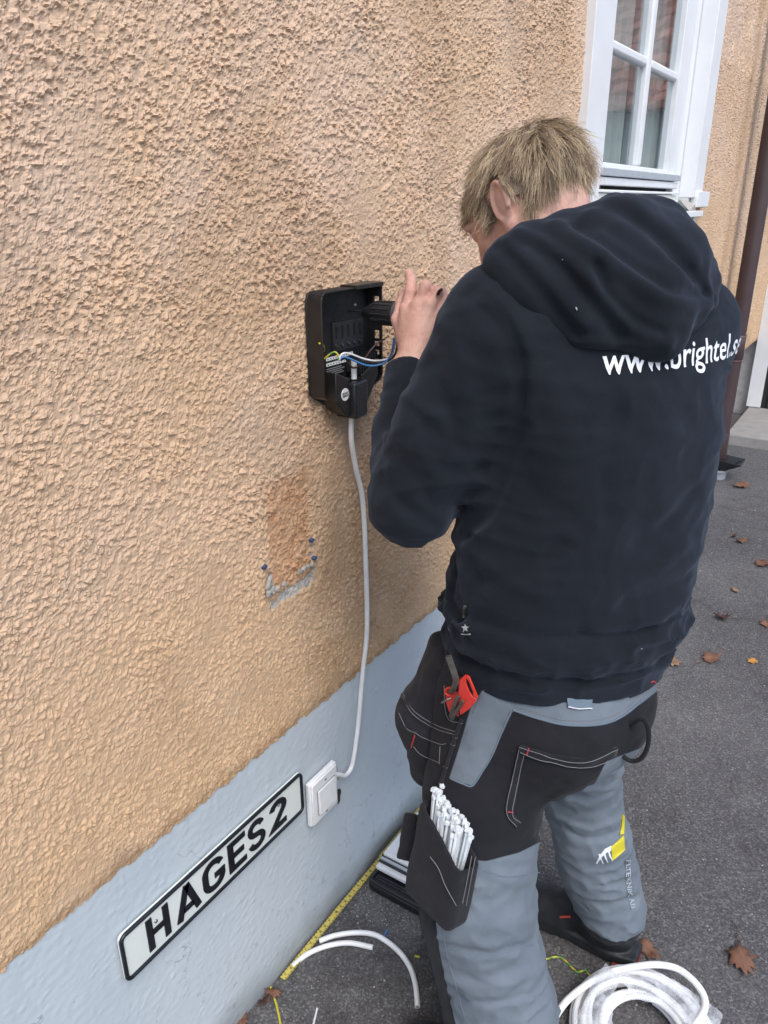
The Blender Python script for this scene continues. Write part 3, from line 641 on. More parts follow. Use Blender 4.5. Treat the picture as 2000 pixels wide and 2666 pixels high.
# ================================================================ cable offcuts and wire scraps on the asphalt
def lay(pts, r, lift=0):
    return [(p[0], p[1], float(ground_z(p[0], p[1])[0])+r+lift) for p in pts]
GP = lambda a, b: ground(*z6(a, b))
def offcut(pts, r, label, group=None, mat=CABLE_W, name='cable_offcut', cat='cable piece', n=14, lift=0):
    P = spline(lay(pts, r, lift), 8); base = P[len(P)//2]
    root = thing(name, (base[0], base[1], 0), label, cat, group)
    MB().tube(P, r, n).build('sheath', mat, root, smooth=True)
    for e, d_ in ((P[0], P[0]-P[1]), (P[-1], P[-1]-P[-2])):
        d_ = d_.normalized(); MB().tube([e-d_*.001, e+d_*.0006], r*.72, 10).build('cut_end', simple('cut_core', (.35, .34, .33), .6), root)
offcut([GP(*p) for p in ((512, 1118), (600, 1088), (720, 1072), (830, 1085), (920, 1135), (990, 1200), (1040, 1280), (1068, 1380), (1078, 1495))], .0066, 'long curved white cable offcut arching beside the trouser leg', 'cable offcuts on the asphalt')
offcut([GP(*p) for p in ((358, 1262), (440, 1195), (550, 1147), (680, 1130), (820, 1157))], .0064, 'short curved white cable offcut touching the yellow rule', 'cable offcuts on the asphalt')
def scrap(name, pts, r, mat, label):
    o = MB().tube(spline(lay(pts, r), 8), r, 8).build(name, mat, None, smooth=True); tag(o, label, 'wire scrap', 'wire scraps on the asphalt')
scrap('wire_scrap', [GP(*p) for p in ((232, 1375), (250, 1430), (268, 1490), (288, 1590), (296, 1680))], .0028, YEL, 'yellow wire scrap curving out below the end of the rule')
scrap('wire_scrap', [GP(*p) for p in ((500, 1497), (490, 1540), (474, 1610))], .0024, WIR, 'thin white wire scrap at the bottom edge of the photo')
scrap('wire_scrap', [GP(*p) for p in ((1062, 1196), (1076, 1201), (1090, 1203))], .0030, YEL, 'tiny yellow wire scrap beside the long white offcut')
scrap('wire_scrap', [GP(*p) for p in ((902, 1050), (893, 1068), (884, 1086))], .0022, BLU, 'tiny blue wire scrap above the long white offcut')
G5 = lambda a, b: ground(*z5(a, b))
scrap('wire_scrap', [G5(*p) for p in ((180, 1455), (230, 1445), (320, 1412), (380, 1412), (430, 1455), (480, 1500), (530, 1490), (565, 1530), (590, 1560))], .0026, GY, 'green and yellow wire scrap between the legs and the coil')

# ================================================================ housing cover lying by the wall
cv = thing('housing_cover', (1.48, -.14, 0), 'white panel with grey grooves lying on a black tray by the wall', 'cover')
GRV = simple('dark_groove', (.03, .03, .032), .6)
def cvx(a, b, hz): return (1.29+a, -.012-b, hz)
m = MB(); m.prism(rrect(1.275, 1.55, -.255, -.034, .02), .004, .030, 'xy'); m.build('tray', BLACK_PL, cv, bevel=.006, seg=3)
MB().tube([(a, b, .034) for a, b in rrect(1.281, 1.544, -.249, -.040, .018)], .005, 8, closed=True).build('tray_rim', BLACK_PL2, cv, smooth=True)
for k in range(2): MB().tube([(1.300+.010*k, -.05, .031), (1.300+.010*k, -.238, .031)], .0026, 6).build('tray_rib', BLACK_PL2, cv)
MB().box((1.318, -.247, .036), (1.54, -.036, .052)).build('cover_edge', WHITE_PL, cv, bevel=.005, seg=3)
MB().box((1.332, -.246, .053), (1.338, -.038, .058)).build('groove', GRV, cv); MB().box((1.3385, -.245, .0525), (1.346, -.039, .064)).build('ridge', ALU, cv, bevel=.002)
MB().box((1.347, -.246, .053), (1.352, -.038, .061)).build('groove', GRV, cv)
MB().box((1.3525, -.245, .0525), (1.54, -.039, .070)).build('cover_face', WHITE_PL, cv, bevel=.004)
# plastic shavings / plaster dust
rs = np.random.RandomState(21)
for k in range(26):
    a, b = 1.18+.12*rs.rand(), -.03-.22*rs.rand(); s_ = .002+.004*rs.rand()
o = MB()
for k in range(230):
    p = GP(700+330*rs.rand(), 800+250*rs.rand()); s_ = .0003+.0015*rs.rand()**3; an = rs.rand()*6.28
    z_ = float(ground_z(p[0], p[1])[0]); ca, sa = math.cos(an), math.sin(an)
    o.add([(p[0]+s_*(ca*a-sa*b), p[1]+s_*(sa*a+ca*b), z_+.0004+s_*c_) for a, b, c_ in ((-1.5, -.5, 0), (1.4, -.6, .3), (1.6, .5, .2), (-1.2, .6, .1), (0, 0, .7))], [(0, 1, 4), (1, 2, 4), (2, 3, 4), (3, 0, 4)])
tag(o.build('plaster_dust', simple('pale_crumbs', (.48, .46, .43), .95), None), 'pale drilling crumbs scattered in front of the black tray', 'crumbs', kind='stuff')

# ================================================================ coil of white cable in torn plastic
cc = np.array([1.262, -.775]); coil = thing('cable_coil', (cc[0], cc[1], 0), 'coil of thick white cable in torn clear plastic wrap', 'cable coil')
rs = np.random.RandomState(31); P = []
turns = 9
for k in range(turns*40+1):
    a = 2*math.pi*k/40; tn = k/40
    R_ = .122+.034*math.sin(tn*1.93+.6)+.003*math.sin(a*2); zz_ = .012+.017*(1+math.sin(tn*1.31))+.003*math.sin(a*2+tn)
    P.append((cc[0]+R_*1.05*math.cos(a)+.004*math.sin(tn*5), cc[1]-.015+R_*1.0*math.sin(a)+.004*math.cos(tn*7), zz_))
MB().tube(P, .0074, 12).build('windings', CABLE_W, coil, smooth=True)
# the loose top turn, springing up off the coil
lp = []
for (a, b, hz) in ((250, 1960, .05), (330, 1800, .060), (420, 1670, .066), (560, 1560, .072), (700, 1492, .078), (850, 1460, .082), (980, 1450, .086), (1100, 1475, .088), (1200, 1550, .086), (1262, 1640, .080), (1268, 1720, .074), (1225, 1800, .066), (1150, 1880, .056), (1050, 1940, .05)):
    lp.append(ground(*z5(a, b), hz))
MB().tube(spline(lp, 8), .0078, 14).build('loose_turn', CABLE_W, coil, smooth=True)
t = NT('clear_film'); t.p.inputs['Base Color'].default_value = (.86, .88, .90, 1); t.p.inputs['Roughness'].default_value = .22
t.set(Alpha=t.val(t.noise(28, 5, .7), .35, .7, .16, .62)); t.p.inputs['Specular IOR Level'].default_value = .8; t.bump(t.noise(60, 4, .6, dist=1.2), .6, .004); FILM = t.m
def film(pix, name):
    nr, nc = len(pix), len(pix[0]); V = []
    pr = np.array([[ground(*z5(a, b), hz) for a, b, hz in row] for row in pix])
    K = 7; U = np.linspace(0, nr-1, (nr-1)*K+1); Wv = np.linspace(0, nc-1, (nc-1)*K+1)
    for u in U:
        i = min(int(u), nr-2); f = u-i
        for w_ in Wv:
            j = min(int(w_), nc-2); h_ = w_-j
            V.append((pr[i, j]*(1-f)+pr[i+1, j]*f)*(1-h_)+(pr[i, j+1]*(1-f)+pr[i+1, j+1]*f)*h_)
    V = np.array(V); nz_ = perlin(V*40)*.0045+perlin(V*130)*.001
    V += np.stack([nz_*.5, perlin(V*38+9)*.004, nz_], 1)
    return obj_np(name, V, gridq(len(U), len(Wv)), FILM, coil)
film([[(655, 1440, .085), (690, 1470, .086), (740, 1500, .090)], [(560, 1580, .090), (640, 1570, .096), (740, 1560, .092)], [(520, 1680, .088), (600, 1680, .096), (700, 1660, .090)], [(470, 1800, .080), (580, 1810, .092), (700, 1790, .086)], [(450, 1930, .074), (600, 1940, .088), (760, 1930, .080)]], 'film_strip')
film([[(735, 1520, .088), (850, 1490, .090), (1000, 1500, .086), (1120, 1570, .080), (1270, 1660, .070), (1380, 1760, .050)], [(780, 1580, .080), (880, 1590, .086), (1000, 1620, .082), (1110, 1670, .076), (1250, 1760, .068), (1360, 1850, .050)], [(830, 1650, .072), (920, 1690, .076), (1000, 1690, .076), (1070, 1720, .074), (1200, 1850, .066), (1300, 1930, .055)]], 'film_wrap')

# ================================================================ fallen leaves
def leaf_mat(i, c1, c2):
    t = NT('dry_leaf_%d' % i); t.set(Base_Color=t.ramp(t.noise(45, 4), [(.3, c1), (.7, c2)]), Roughness=.75); t.bump(t.noise(160, 3), .4, .001); return t.m
LM = [leaf_mat(0, (.12, .055, .034), (.20, .095, .055)), leaf_mat(1, (.035, .018, .014), (.09, .04, .025)), leaf_mat(2, (.42, .20, .045), (.55, .28, .07)), leaf_mat(3, (.20, .12, .07), (.32, .20, .12))]
lobes = [(0, -.42), (.10, -.30), (.30, -.34), (.24, -.20), (.46, -.10), (.30, .0), (.44, .20), (.24, .17), (.22, .32), (.10, .28), (0, .52), (-.10, .27), (-.24, .34), (-.22, .16), (-.46, .18), (-.30, -.01), (-.47, -.13), (-.24, -.20), (-.29, -.33), (-.09, -.30)]
def leaf(u, v, size, rz, mi, label, curl=.25, squash=1.0, seed=0, stem=True):
    p = ground(u, v); rs = np.random.RandomState(seed); z0 = float(ground_z(p[0], p[1])[0])
    root = thing('fallen_leaf', (p[0], p[1], 0), label, 'leaf', 'leaves fallen on the asphalt')
    n = len(lobes); ring = [(a*(.85+.3*rs.rand())*squash, b*(.85+.3*rs.rand())) for a, b in lobes]
    vs = []
    for k in (1.0, .55):
        for a, b in ring: vs.append((a*k, b*k))
    vs.append((0, 0)); ca, sa = math.cos(rz), math.sin(rz); out = []
    for a, b in vs:
        r2 = math.hypot(a, b); hz = curl*(r2**2*1.3)+.05*math.sin(9*a+seed)+.05*math.sin(11*b+seed*2)-.09*(abs(a) < .05)*0
        out.append((p[0]+size*(a*ca-b*sa), p[1]+size*(a*sa+b*ca), z0+.003+size*max(0, hz+.06)))
    fs = [(i, (i+1) % n, n+(i+1) % n, n+i) for i in range(n)]+[(n+i, n+(i+1) % n, 2*n) for i in range(n)]
    o = MB().add(out, fs).build('blade', LM[mi], root, smooth=True); so_ = o.modifiers.new('s', 'SOLIDIFY'); so_.thickness = .0008
    if stem:
        q = [(0, -.40), (.02, -.62), (-.04, -.85), (.05, -1.05)]
        MB().tube([(p[0]+size*(a*ca-b*sa), p[1]+size*(a*sa+b*ca), z0+.005+size*.03) for a, b in q], .0011, 6).build('stalk', LM[1], root)
leaf(1930, 2500, .105, 1.9, 0, 'largest brown leaf, flat on the asphalt right of the coil', .10, .8, 1)
leaf(1690, 2480, .085, 2.6, 0, 'reddish brown leaf touching the heel of the shoe', .35, .55, 2, False)
leaf(1880, 1612, .085, .5, 1, 'curled dark brown leaf right of the hoodie hem', .9, .8, 3)
leaf(1853, 1717, .105, 4.2, 0, 'light brown ragged leaf left of the small yellow leaf', .3, .8, 4)
leaf(1959, 1724, .055, .8, 2, 'small bright yellow leaf on the asphalt', .2, .8, 5, False)
leaf(1752, 1728, .085, 3.6, 3, 'pale beige leaf half hidden behind the trouser waist', .25, .9, 6, False)
leaf(1914, 1540, .065, 2.0, 3, 'thin pale leaf lying above the curled dark leaf', .15, .6, 7, False)
leaf(1930, 1412, .085, 1.0, 0, 'small brown leaf beside a dark twig-like scrap', .6, .7, 8)
leaf(1910, 1399, .075, 1.4, 1, 'dark shrivelled leaf beside a small brown leaf', .5, .4, 9, False)
leaf(1988, 1470, .14, 1.3, 0, 'brown leaf cut by the right edge of the photo, upper one', .3, .7, 10)
leaf(1996, 1628, .085, 1.7, 0, 'brown leaf cut by the right edge of the photo, lower one', .3, .7, 11)
leaf(1930, 1268, .14, .9, 0, 'orange brown leaf nearest the drain gully', .4, .7, 12, False)
leaf(1858, 1236, .16, 2.3, 0, 'brown leaf lodged against the grey drain collar', .3, .5, 13, False)
leaf(712, 2590, .055, .4, 0, 'rust coloured leaf scrap below the end of the yellow rule', .5, .5, 14, False)
leaf(690, 2612, .05, 1.4, 1, 'dark leaf scrap at the wall foot under the rust coloured one', .4, .5, 15, False)
leaf(633, 2662, .05, 2.2, 0, 'rust coloured leaf scrap at the very bottom of the wall foot', .4, .6, 16, False)
# ================================================================ PERSON: smooth solids from distance fields
def rcone(P, a, b, ra, rb):
    a = np.asarray(a, np.float32); b = np.asarray(b, np.float32); ba = b-a
    h = np.clip(((P-a)@ba)/float(ba@ba), 0, 1)
    return np.linalg.norm(P-a-h[:, None]*ba, axis=1)-(ra+(rb-ra)*h)
def ell(P, c, r, R=None):
    q = P-np.asarray(c, np.float32)
    if R is not None: q = q@np.asarray(R, np.float32).T          # rows of R = local axes
    r = np.asarray(r, np.float32); k0 = np.linalg.norm(q/r, axis=1); k1 = np.linalg.norm(q/(r*r), axis=1)
    return k0*(k0-1)/np.maximum(k1, 1e-6)
def smin(a, b, k):
    h = np.clip(.5+.5*(b-a)/k, 0, 1); return b+(a-b)*h-k*h*(1-h)
def smax(a, b, k): return -smin(-a, -b, k)
def chain(P, pts, rs, k=.01):
    d = None
    for i in range(len(pts)-1):
        e = rcone(P, pts[i], pts[i+1], rs[i], rs[i+1]); d = e if d is None else smin(d, e, k)
    return d
def polydist(P, pts):
    d = None
    for i in range(len(pts)-1):
        e = rcone(P, pts[i], pts[i+1], 0, 0); d = e if d is None else np.minimum(d, e)
    return d
def surf(f, axes, margin=1.2, blk=12, pad=.012):
    X, Y, Z = [np.asarray(a, np.float32) for a in axes]; nx, ny, nz = len(X), len(Y), len(Z)
    D = np.full((nx, ny, nz), 1.0, np.float32); sel = []; cen = []; hd = []
    for i in range(0, nx, blk):
        i2 = min(nx, i+blk+1)
        for j in range(0, ny, blk):
            j2 = min(ny, j+blk+1)
            for k in range(0, nz, blk):
                k2 = min(nz, k+blk+1); a = np.array([X[i], Y[j], Z[k]]); b = np.array([X[i2-1], Y[j2-1], Z[k2-1]])
                sel.append((i, i2, j, j2, k, k2)); cen.append((a+b)/2); hd.append(np.linalg.norm(b-a)/2)
    dc = f(np.array(cen, np.float32)); hd = np.array(hd)
    act = np.abs(dc) < hd*margin+pad; batch = []; pts = []; cnt = 0
    def flush():
        if not batch: return
        v = f(np.concatenate(pts)); o = 0
        for (i, i2, j, j2, k, k2) in batch:
            n = (i2-i)*(j2-j)*(k2-k); D[i:i2, j:j2, k:k2] = v[o:o+n].reshape(i2-i, j2-j, k2-k); o += n
        batch.clear(); pts.clear()
    for s_, a, d_ in zip(sel, act, dc):
        i, i2, j, j2, k, k2 = s_
        if not a: D[i:i2, j:j2, k:k2] = math.copysign(1, d_)
    for s_, a in zip(sel, act):
        if a:
            i, i2, j, j2, k, k2 = s_; G = np.stack(np.meshgrid(X[i:i2], Y[j:j2], Z[k:k2], indexing='ij'), -1).reshape(-1, 3)
            batch.append(s_); pts.append(G); cnt += len(G)
            if cnt > 250000: flush(); cnt = 0
    flush()
    S = D < 0; c = np.zeros((nx-1, ny-1, nz-1), np.int8)
    for a in (0, 1):
        for b in (0, 1):
            for e in (0, 1): c += S[a:nx-1+a, b:ny-1+b, e:nz-1+e]
    ai, aj, ak = np.nonzero((c > 0) & (c < 8)); n = len(ai); idx = np.full(c.shape, -1, np.int32); idx[ai, aj, ak] = np.arange(n)
    acc = np.zeros((n, 3), np.float32); cn = np.zeros(n, np.float32)
    crd = [(a, b, e) for a in (0, 1) for b in (0, 1) for e in (0, 1)]
    for p in crd:
        for ax in range(3):
            if p[ax] == 0:
                q = list(p); q[ax] = 1
                d0 = D[ai+p[0], aj+p[1], ak+p[2]]; d1 = D[ai+q[0], aj+q[1], ak+q[2]]; m = (d0 < 0) != (d1 < 0)
                t_ = np.where(m, d0/np.where(d0-d1 == 0, 1, d0-d1), 0)
                P0 = np.stack([X[ai+p[0]], Y[aj+p[1]], Z[ak+p[2]]], 1); P1 = np.stack([X[ai+q[0]], Y[aj+q[1]], Z[ak+q[2]]], 1)
                acc += np.where(m[:, None], P0+(P1-P0)*t_[:, None], 0); cn += m
    V = acc/np.maximum(cn, 1)[:, None]; Q = []
    for ax in range(3):
        sl0 = [slice(None)]*3; sl1 = [slice(None)]*3; sl0[ax] = slice(0, -1); sl1[ax] = slice(1, None)
        ch = S[tuple(sl0)] != S[tuple(sl1)]; i, j, k = np.nonzero(ch); pos = S[tuple(sl0)][i, j, k]
        b, e = [(1, 2), (2, 0), (0, 1)][ax]; I = np.stack([i, j, k], 1)
        ok = (I[:, b] > 0) & (I[:, e] > 0) & (I[:, b] < D.shape[b]-1) & (I[:, e] < D.shape[e]-1); I = I[ok]; pos = pos[ok]
        def cell(db, de):
            J = I.copy(); J[:, b] -= db; J[:, e] -= de; return idx[J[:, 0], J[:, 1], J[:, 2]]
        q = np.stack([cell(1, 1), cell(0, 1), cell(0, 0), cell(1, 0)], 1); q[~pos] = q[~pos][:, ::-1]; Q.append(q)
    Q = np.concatenate(Q); Q = Q[(Q >= 0).all(1)]
    return V, Q
def relax(V, Q, it=1, w=.5):
    for _ in range(it):
        i_ = np.concatenate([Q[:, a] for a in range(4) for b in (1, 3)]); j_ = np.concatenate([Q[:, (a+b) % 4] for a in range(4) for b in (1, 3)])
        cn = np.bincount(i_, minlength=len(V)); acc = np.stack([np.bincount(i_, V[j_, c_], len(V)) for c_ in range(3)], 1)
        V = V*(1-w)+w*acc/np.maximum(cn, 1)[:, None]
    return V
def uni(lo, hi, h): return [np.arange(lo[i], hi[i]+h, h) for i in range(3)]
def hit(f, u, v, t0=.35, t1=3.5, steps=32):
    """walk along the sight line until the cloth is met"""
    r = rays(np.asarray(u, float), np.asarray(v, float)).astype(np.float32).reshape(-1, 3); t_ = np.full(len(r), t0, np.float32); C = CAM.astype(np.float32)
    for _ in range(steps):
        d_ = f(C+r*t_[:, None]); t_ = t_+np.clip(d_, -.03, .25)*.88; t_ = np.minimum(t_, t1)
    return C+r*t_[:, None], t_ < t1-.01
def grad(f, P, e=.002):
    g_ = np.stack([f(P+np.eye(3, dtype=np.float32)[i]*e)-f(P-np.eye(3, dtype=np.float32)[i]*e) for i in range(3)], 1)
    return g_/np.maximum(np.linalg.norm(g_, axis=1, keepdims=True), 1e-6)
def dpx(pts): return np.array(pts, float)*DS        # pixels of the 1659-wide view
def at_x(d, x): return on(d[0]*DS, d[1]*DS, 0, x)

# ---------------- skeleton (metres)
L_SH = np.array([1.085, -.435, 1.585]); R_SH = np.array([1.388, -.640, 1.560])
L_EL = np.array([1.025, -.318, 1.285]); L_WR = np.array([1.192, -.206, 1.470])
R_EL = np.array([1.50, -.42, 1.36]); R_WR = np.array([1.355, -.285, 1.47])
L_HIP = np.array([1.130, -.440, .93]); L_KN = np.array([.998, -.492, .50]); L_AN = np.array([.995, -.600, .09])
R_HIP = np.array([1.282, -.556, .93]); R_KN = np.array([1.415, -.545, .50]); R_AN = np.array([1.462, -.640, .09])
HEAD = np.array([1.264, -.388, 1.752])
TZ = np.array([.78, .90, 1.00, 1.12, 1.25, 1.40, 1.50, 1.58, 1.65])
TCX = np.array([1.205, 1.205, 1.205, 1.212, 1.222, 1.232, 1.236, 1.240, 1.245]); TCY = np.array([-.520, -.518, -.518, -.522, -.532, -.540, -.540, -.535, -.52])
TPH = np.radians([42, 44, 46, 48, 52, 55, 56, 56, 56]); TA = np.array([.162, .182, .190, .188, .194, .204, .205, .190, .12]); TB = np.array([.145, .150, .146, .142, .142, .146, .142, .128, .09])
HA = np.array([.205, .210, .210, .214, .216, .216, .212, .195, .12]); HB = np.array([.160, .166, .168, .172, .170, .164, .150, .130, .09])
HCX = TCX+np.array([.006, .006, .006, .008, .008, .006, .004, 0, 0]); HCY = TCY+np.array([-.008, -.008, -.010, -.014, -.014, -.012, -.006, 0, 0])
def torso(P, grow=0., ex=2.35, wide=False):
    z = P[:, 2]; cx_ = np.interp(z, TZ, HCX if wide else TCX); cy_ = np.interp(z, TZ, HCY if wide else TCY); ph = np.interp(z, TZ, TPH); a = np.interp(z, TZ, HA if wide else TA)+grow; b = np.interp(z, TZ, HB if wide else TB)+grow
    dx, dy = P[:, 0]-cx_, P[:, 1]-cy_; c, s = np.cos(ph), np.sin(ph); fw = dx*c+dy*s; rt = dx*s-dy*c
    r = (np.abs(rt/a)**ex+np.abs(fw/b)**ex)**(1/ex); return (r-1)*np.minimum(a, b)*.85
def hoodie0(P):
    d = smax(torso(P, wide=True), P[:, 2]-1.615, .06)
    d = smin(d, rcone(P, L_SH+[.02, -.01, -.01], R_SH+[-.02, .01, -.01], .082, .082), .07)
    nb = np.array([1.245, -.490, 1.665]); d = smin(d, chain(P, [L_SH+[.03, -.02, .0], nb, R_SH+[-.03, .02, 0]], [.058, .075, .058]), .05)
    d = smin(d, chain(P, [L_SH, L_SH*.45+L_EL*.55+[-.004, .002, 0], L_EL], [.082, .076, .066], .02), .03)
    fo = chain(P, [L_EL, L_EL*.45+L_WR*.55, L_WR], [.066, .054, .037], .02)
    d = smin(d, fo, .022)
    d = smin(d, chain(P, [R_SH, R_EL, R_WR], [.082, .068, .040], .02), .03)
    return d
FOLDS = []          # (polyline, width, height) filled below from the bare surface
def folds(P, d, F_):
    for pts, w, h_ in F_:
        bb0 = np.min(pts, 0)-3*w; bb1 = np.max(pts, 0)+3*w
        m = np.all((P > bb0) & (P < bb1), axis=1)
        if m.any():
            q = polydist(P[m], pts); d[m] -= h_*np.exp(-(q/w)**2)
    return d
def mkfold(f, pix, w, h_, n=5):
    pts = np.array(spline([(a, b, 0) for a, b in pix], n))[:, :2]; H, ok = hit(f, pts[:, 0]*DS, pts[:, 1]*DS); H = H[ok]
    return (H.astype(np.float32), w, h_)
wr_dir = (L_WR-L_EL)/np.linalg.norm(L_WR-L_EL); rwr_dir = (R_WR-R_EL)/np.linalg.norm(R_WR-R_EL)
HEM_Z = .957
def hoodie(P):
    d = hoodie0(P)
    d = folds(P, d, FOLDS)
    d = d-.0035*perlin(P*np.array([9, 9, 16], np.float32))-.0016*perlin(P*np.array([26, 26, 40], np.float32)+7)
    rg = (1-np.abs(perlin(P*np.array([7, 7, 26], np.float32)+11)))**4; wm = .9*np.exp(-((P[:, 2]-1.045)/.055)**2)+1.1*np.exp(-np.sum((P-L_EL.astype(np.float32)-np.float32([.05, 0, .04]))**2, 1)/.012)+.25
    rg2 = (1-np.abs(perlin(P*np.array([16, 16, 13], np.float32)+31)))**5
    d = d-.0095*rg*wm-.005*rg2*np.clip(wm, .35, 1)
    # ribbed hem band pulled in
    hz = HEM_Z+.03*np.clip((P[:, 0]-1.2)*-.5, -.2, .2)
    d = d+.010*np.exp(-((P[:, 2]-hz-.058)/.010)**2)+np.clip((hz+.055-P[:, 2])/.055, 0, 1)*.007
    d = smax(d, hz-P[:, 2], .006)
    for W0, wd in ((L_WR, wr_dir), (R_WR, rwr_dir)):
        q = (P-(W0+wd*.006).astype(np.float32)); ax_ = q@wd.astype(np.float32); rad = np.linalg.norm(q-ax_[:, None]*wd.astype(np.float32), axis=1)
        d = np.where((rad < .085) & (ax_ > -.03) & (ax_ < .10), smax(d, ax_, .005), d)
    return d
# folds seen on the back, side and sleeve (view pixels)
for pix, w, h_ in (
    ([(1010, 640), (1080, 700), (1120, 800), (1125, 900), (1090, 1000)], .012, -.006),      # armhole seam
    ([(1050, 640), (1125, 720), (1150, 830), (1130, 930)], .014, .005), ([(1022, 625), (1068, 655), (1108, 712), (1132, 795), (1136, 880)], .0055, -.0045), ([(820, 1020), (870, 1090), (930, 1130)], .012, -.006), ([(845, 1090), (890, 1140), (950, 1150)], .010, .006), ([(960, 700), (1000, 800), (1010, 900)], .016, .005), ([(930, 780), (960, 860), (985, 930)], .012, -.006), ([(1210, 1180), (1120, 1240), (1040, 1250)], .014, -.006), ([(1330, 900), (1300, 1010), (1310, 1120)], .02, -.004),
    ([(1130, 930), (1090, 1010), (1060, 1090), (1010, 1150)], .014, -.010),
    ([(900, 960), (940, 1020), (980, 1040), (1030, 1030)], .013, .008), ([(880, 1000), (910, 1060), (960, 1090), (1020, 1080)], .012, -.006),
    ([(890, 880), (930, 930), (990, 960)], .012, -.006), ([(860, 940), (890, 1010), (900, 1080)], .014, .006), ([(875, 850), (905, 880), (950, 900)], .008, .005),
    ([(970, 1160), (985, 1220), (975, 1290), (1000, 1340)], .010, -.010), ([(1010, 1180), (1005, 1260), (1020, 1330)], .012, .006),
    ([(1030, 1360), (1150, 1400), (1300, 1410), (1430, 1370)], .013, .007), ([(1010, 1330), (1120, 1370), (1220, 1375)], .012, -.006), ([(1280, 1345), (1400, 1335), (1480, 1290)], .014, .007),
    ([(1250, 1370), (1350, 1372), (1440, 1340)], .010, -.006), ([(1060, 1230), (1180, 1290), (1300, 1290)], .020, .004), ([(1470, 1180), (1410, 1230), (1330, 1250)], .016, .004),
    ([(1500, 1060), (1440, 1130), (1380, 1170)], .018, -.005), ([(1480, 1250), (1420, 1285), (1350, 1300)], .012, -.004),
    ([(1180, 820), (1220, 920), (1210, 1020)], .022, .004), ([(1130, 1020), (1180, 1090), (1260, 1130)], .018, -.004), ([(1400, 850), (1440, 960), (1430, 1080)], .03, .004)):
    FOLDS.append(mkfold(hoodie0, pix, w, h_))
NAVY = (.0078, .0100, .0142)
t = NT('navy_fleece'); c = t.ramp(t.noise(6, 4), [(.3, tuple(x*.8 for x in NAVY)), (.7, tuple(x*1.25 for x in NAVY))])
c = t.mix(t.val(t.noise(900, 2, .7), .66, .80, 0, .35), c, (.07, .08, .10))
t.set(Base_Color=c, Roughness=.95); t.p.inputs['Specular IOR Level'].default_value = .2; t.p.inputs['Sheen Weight'].default_value = .14; t.p.inputs['Sheen Roughness'].default_value = .55; t.p.inputs['Sheen Tint'].default_value = (.45, .55, .75, 1)
t.bump(t.noise(1300, 2), .25, .0006); t.bump(t.noise(60, 4, .6), .3, .003); FLEECE = t.m

person = thing('person', (1.23, -.55, 0), 'person in navy hoodie and work trousers drilling at the open wall box', 'person')
V, Q = surf(hoodie, uni((.90, -.88, .90), (1.62, -.13, 1.76), .005))
hood_o = obj_np('hoodie', relax(V, Q, 1, .4), Q, FLEECE, person); hood_o['label'] = 'navy hoodie with white web address across the back'

# ---------------- hood lying on the shoulders
def hood0(P):
    d = hoodie0(P)
    sp = np.array([1.185, -.62, 0])
    a = at_x((1330, 520), 1.10); b = at_x((1330, 600), 1.14)
    s = chain(P, [at_x((1095, 572), 1.07), at_x((1150, 620), 1.08), at_x((1260, 682), 1.105), at_x((1425, 726), 1.175)], [.036, .046, .042, .041], .03)
    s = smin(s, chain(P, [at_x((1150, 545), 1.11), at_x((1270, 590), 1.12), at_x((1390, 640), 1.17), at_x((1470, 665), 1.235)], [.044, .054, .054, .038], .03), .03)
    s = smin(s, chain(P, [at_x((1230, 505), 1.16), at_x((1340, 505), 1.19), at_x((1440, 560), 1.24), at_x((1500, 620), 1.29)], [.038, .048, .052, .038], .03), .035)
    s = smin(s, chain(P, [at_x((1330, 480), 1.24), at_x((1400, 500), 1.28), at_x((1490, 590), 1.33)], [.040, .044, .038], .03), .035)
    return s
HF = []
for pix, w, h_ in (
    ([(1075, 530), (1130, 590), (1190, 660), (1250, 725)], .008, -.008), ([(1095, 520), (1160, 580), (1220, 650), (1262, 700)], .009, .006),
    ([(1120, 505), (1220, 560), (1290, 620), (1350, 680), (1440, 735)], .013, .010), ([(1150, 525), (1230, 590), (1300, 680), (1340, 730)], .010, -.009),
    ([(1290, 575), (1310, 630), (1370, 690), (1430, 720)], .009, -.012), ([(1200, 490), (1300, 550), (1400, 620), (1480, 650), (1540, 655)], .013, .011),
    ([(1250, 490), (1350, 560), (1440, 625), (1520, 640)], .010, -.011), ([(1280, 465), (1380, 520), (1470, 590), (1530, 630)], .013, .008), ([(1340, 450), (1430, 520), (1500, 600)], .012, -.007),
    ([(1450, 560), (1500, 600), (1535, 650)], .008, -.009), ([(1390, 460), (1460, 510), (1500, 560)], .012, .006), ([(1240, 735), (1330, 742), (1440, 748)], .008, .006)):
    HF.append(mkfold(hood0, pix, w, h_))
def hood(P):
    d = hood0(P); d = folds(P, d, HF); rg = (1-np.abs(perlin(P*np.array([13, 13, 17], np.float32)+21)))**4; return d-.003*perlin(P*15+3)-.0018*perlin(P*38)-.005*rg*(.4+.8*perlin(P*6+4))
V, Q = surf(hood, uni((1.00, -.80, 1.44), (1.44, -.36, 1.80), .0042), pad=.02)
hd = obj_np('hood', relax(V, Q, 1, .4), Q, FLEECE, hood_o)

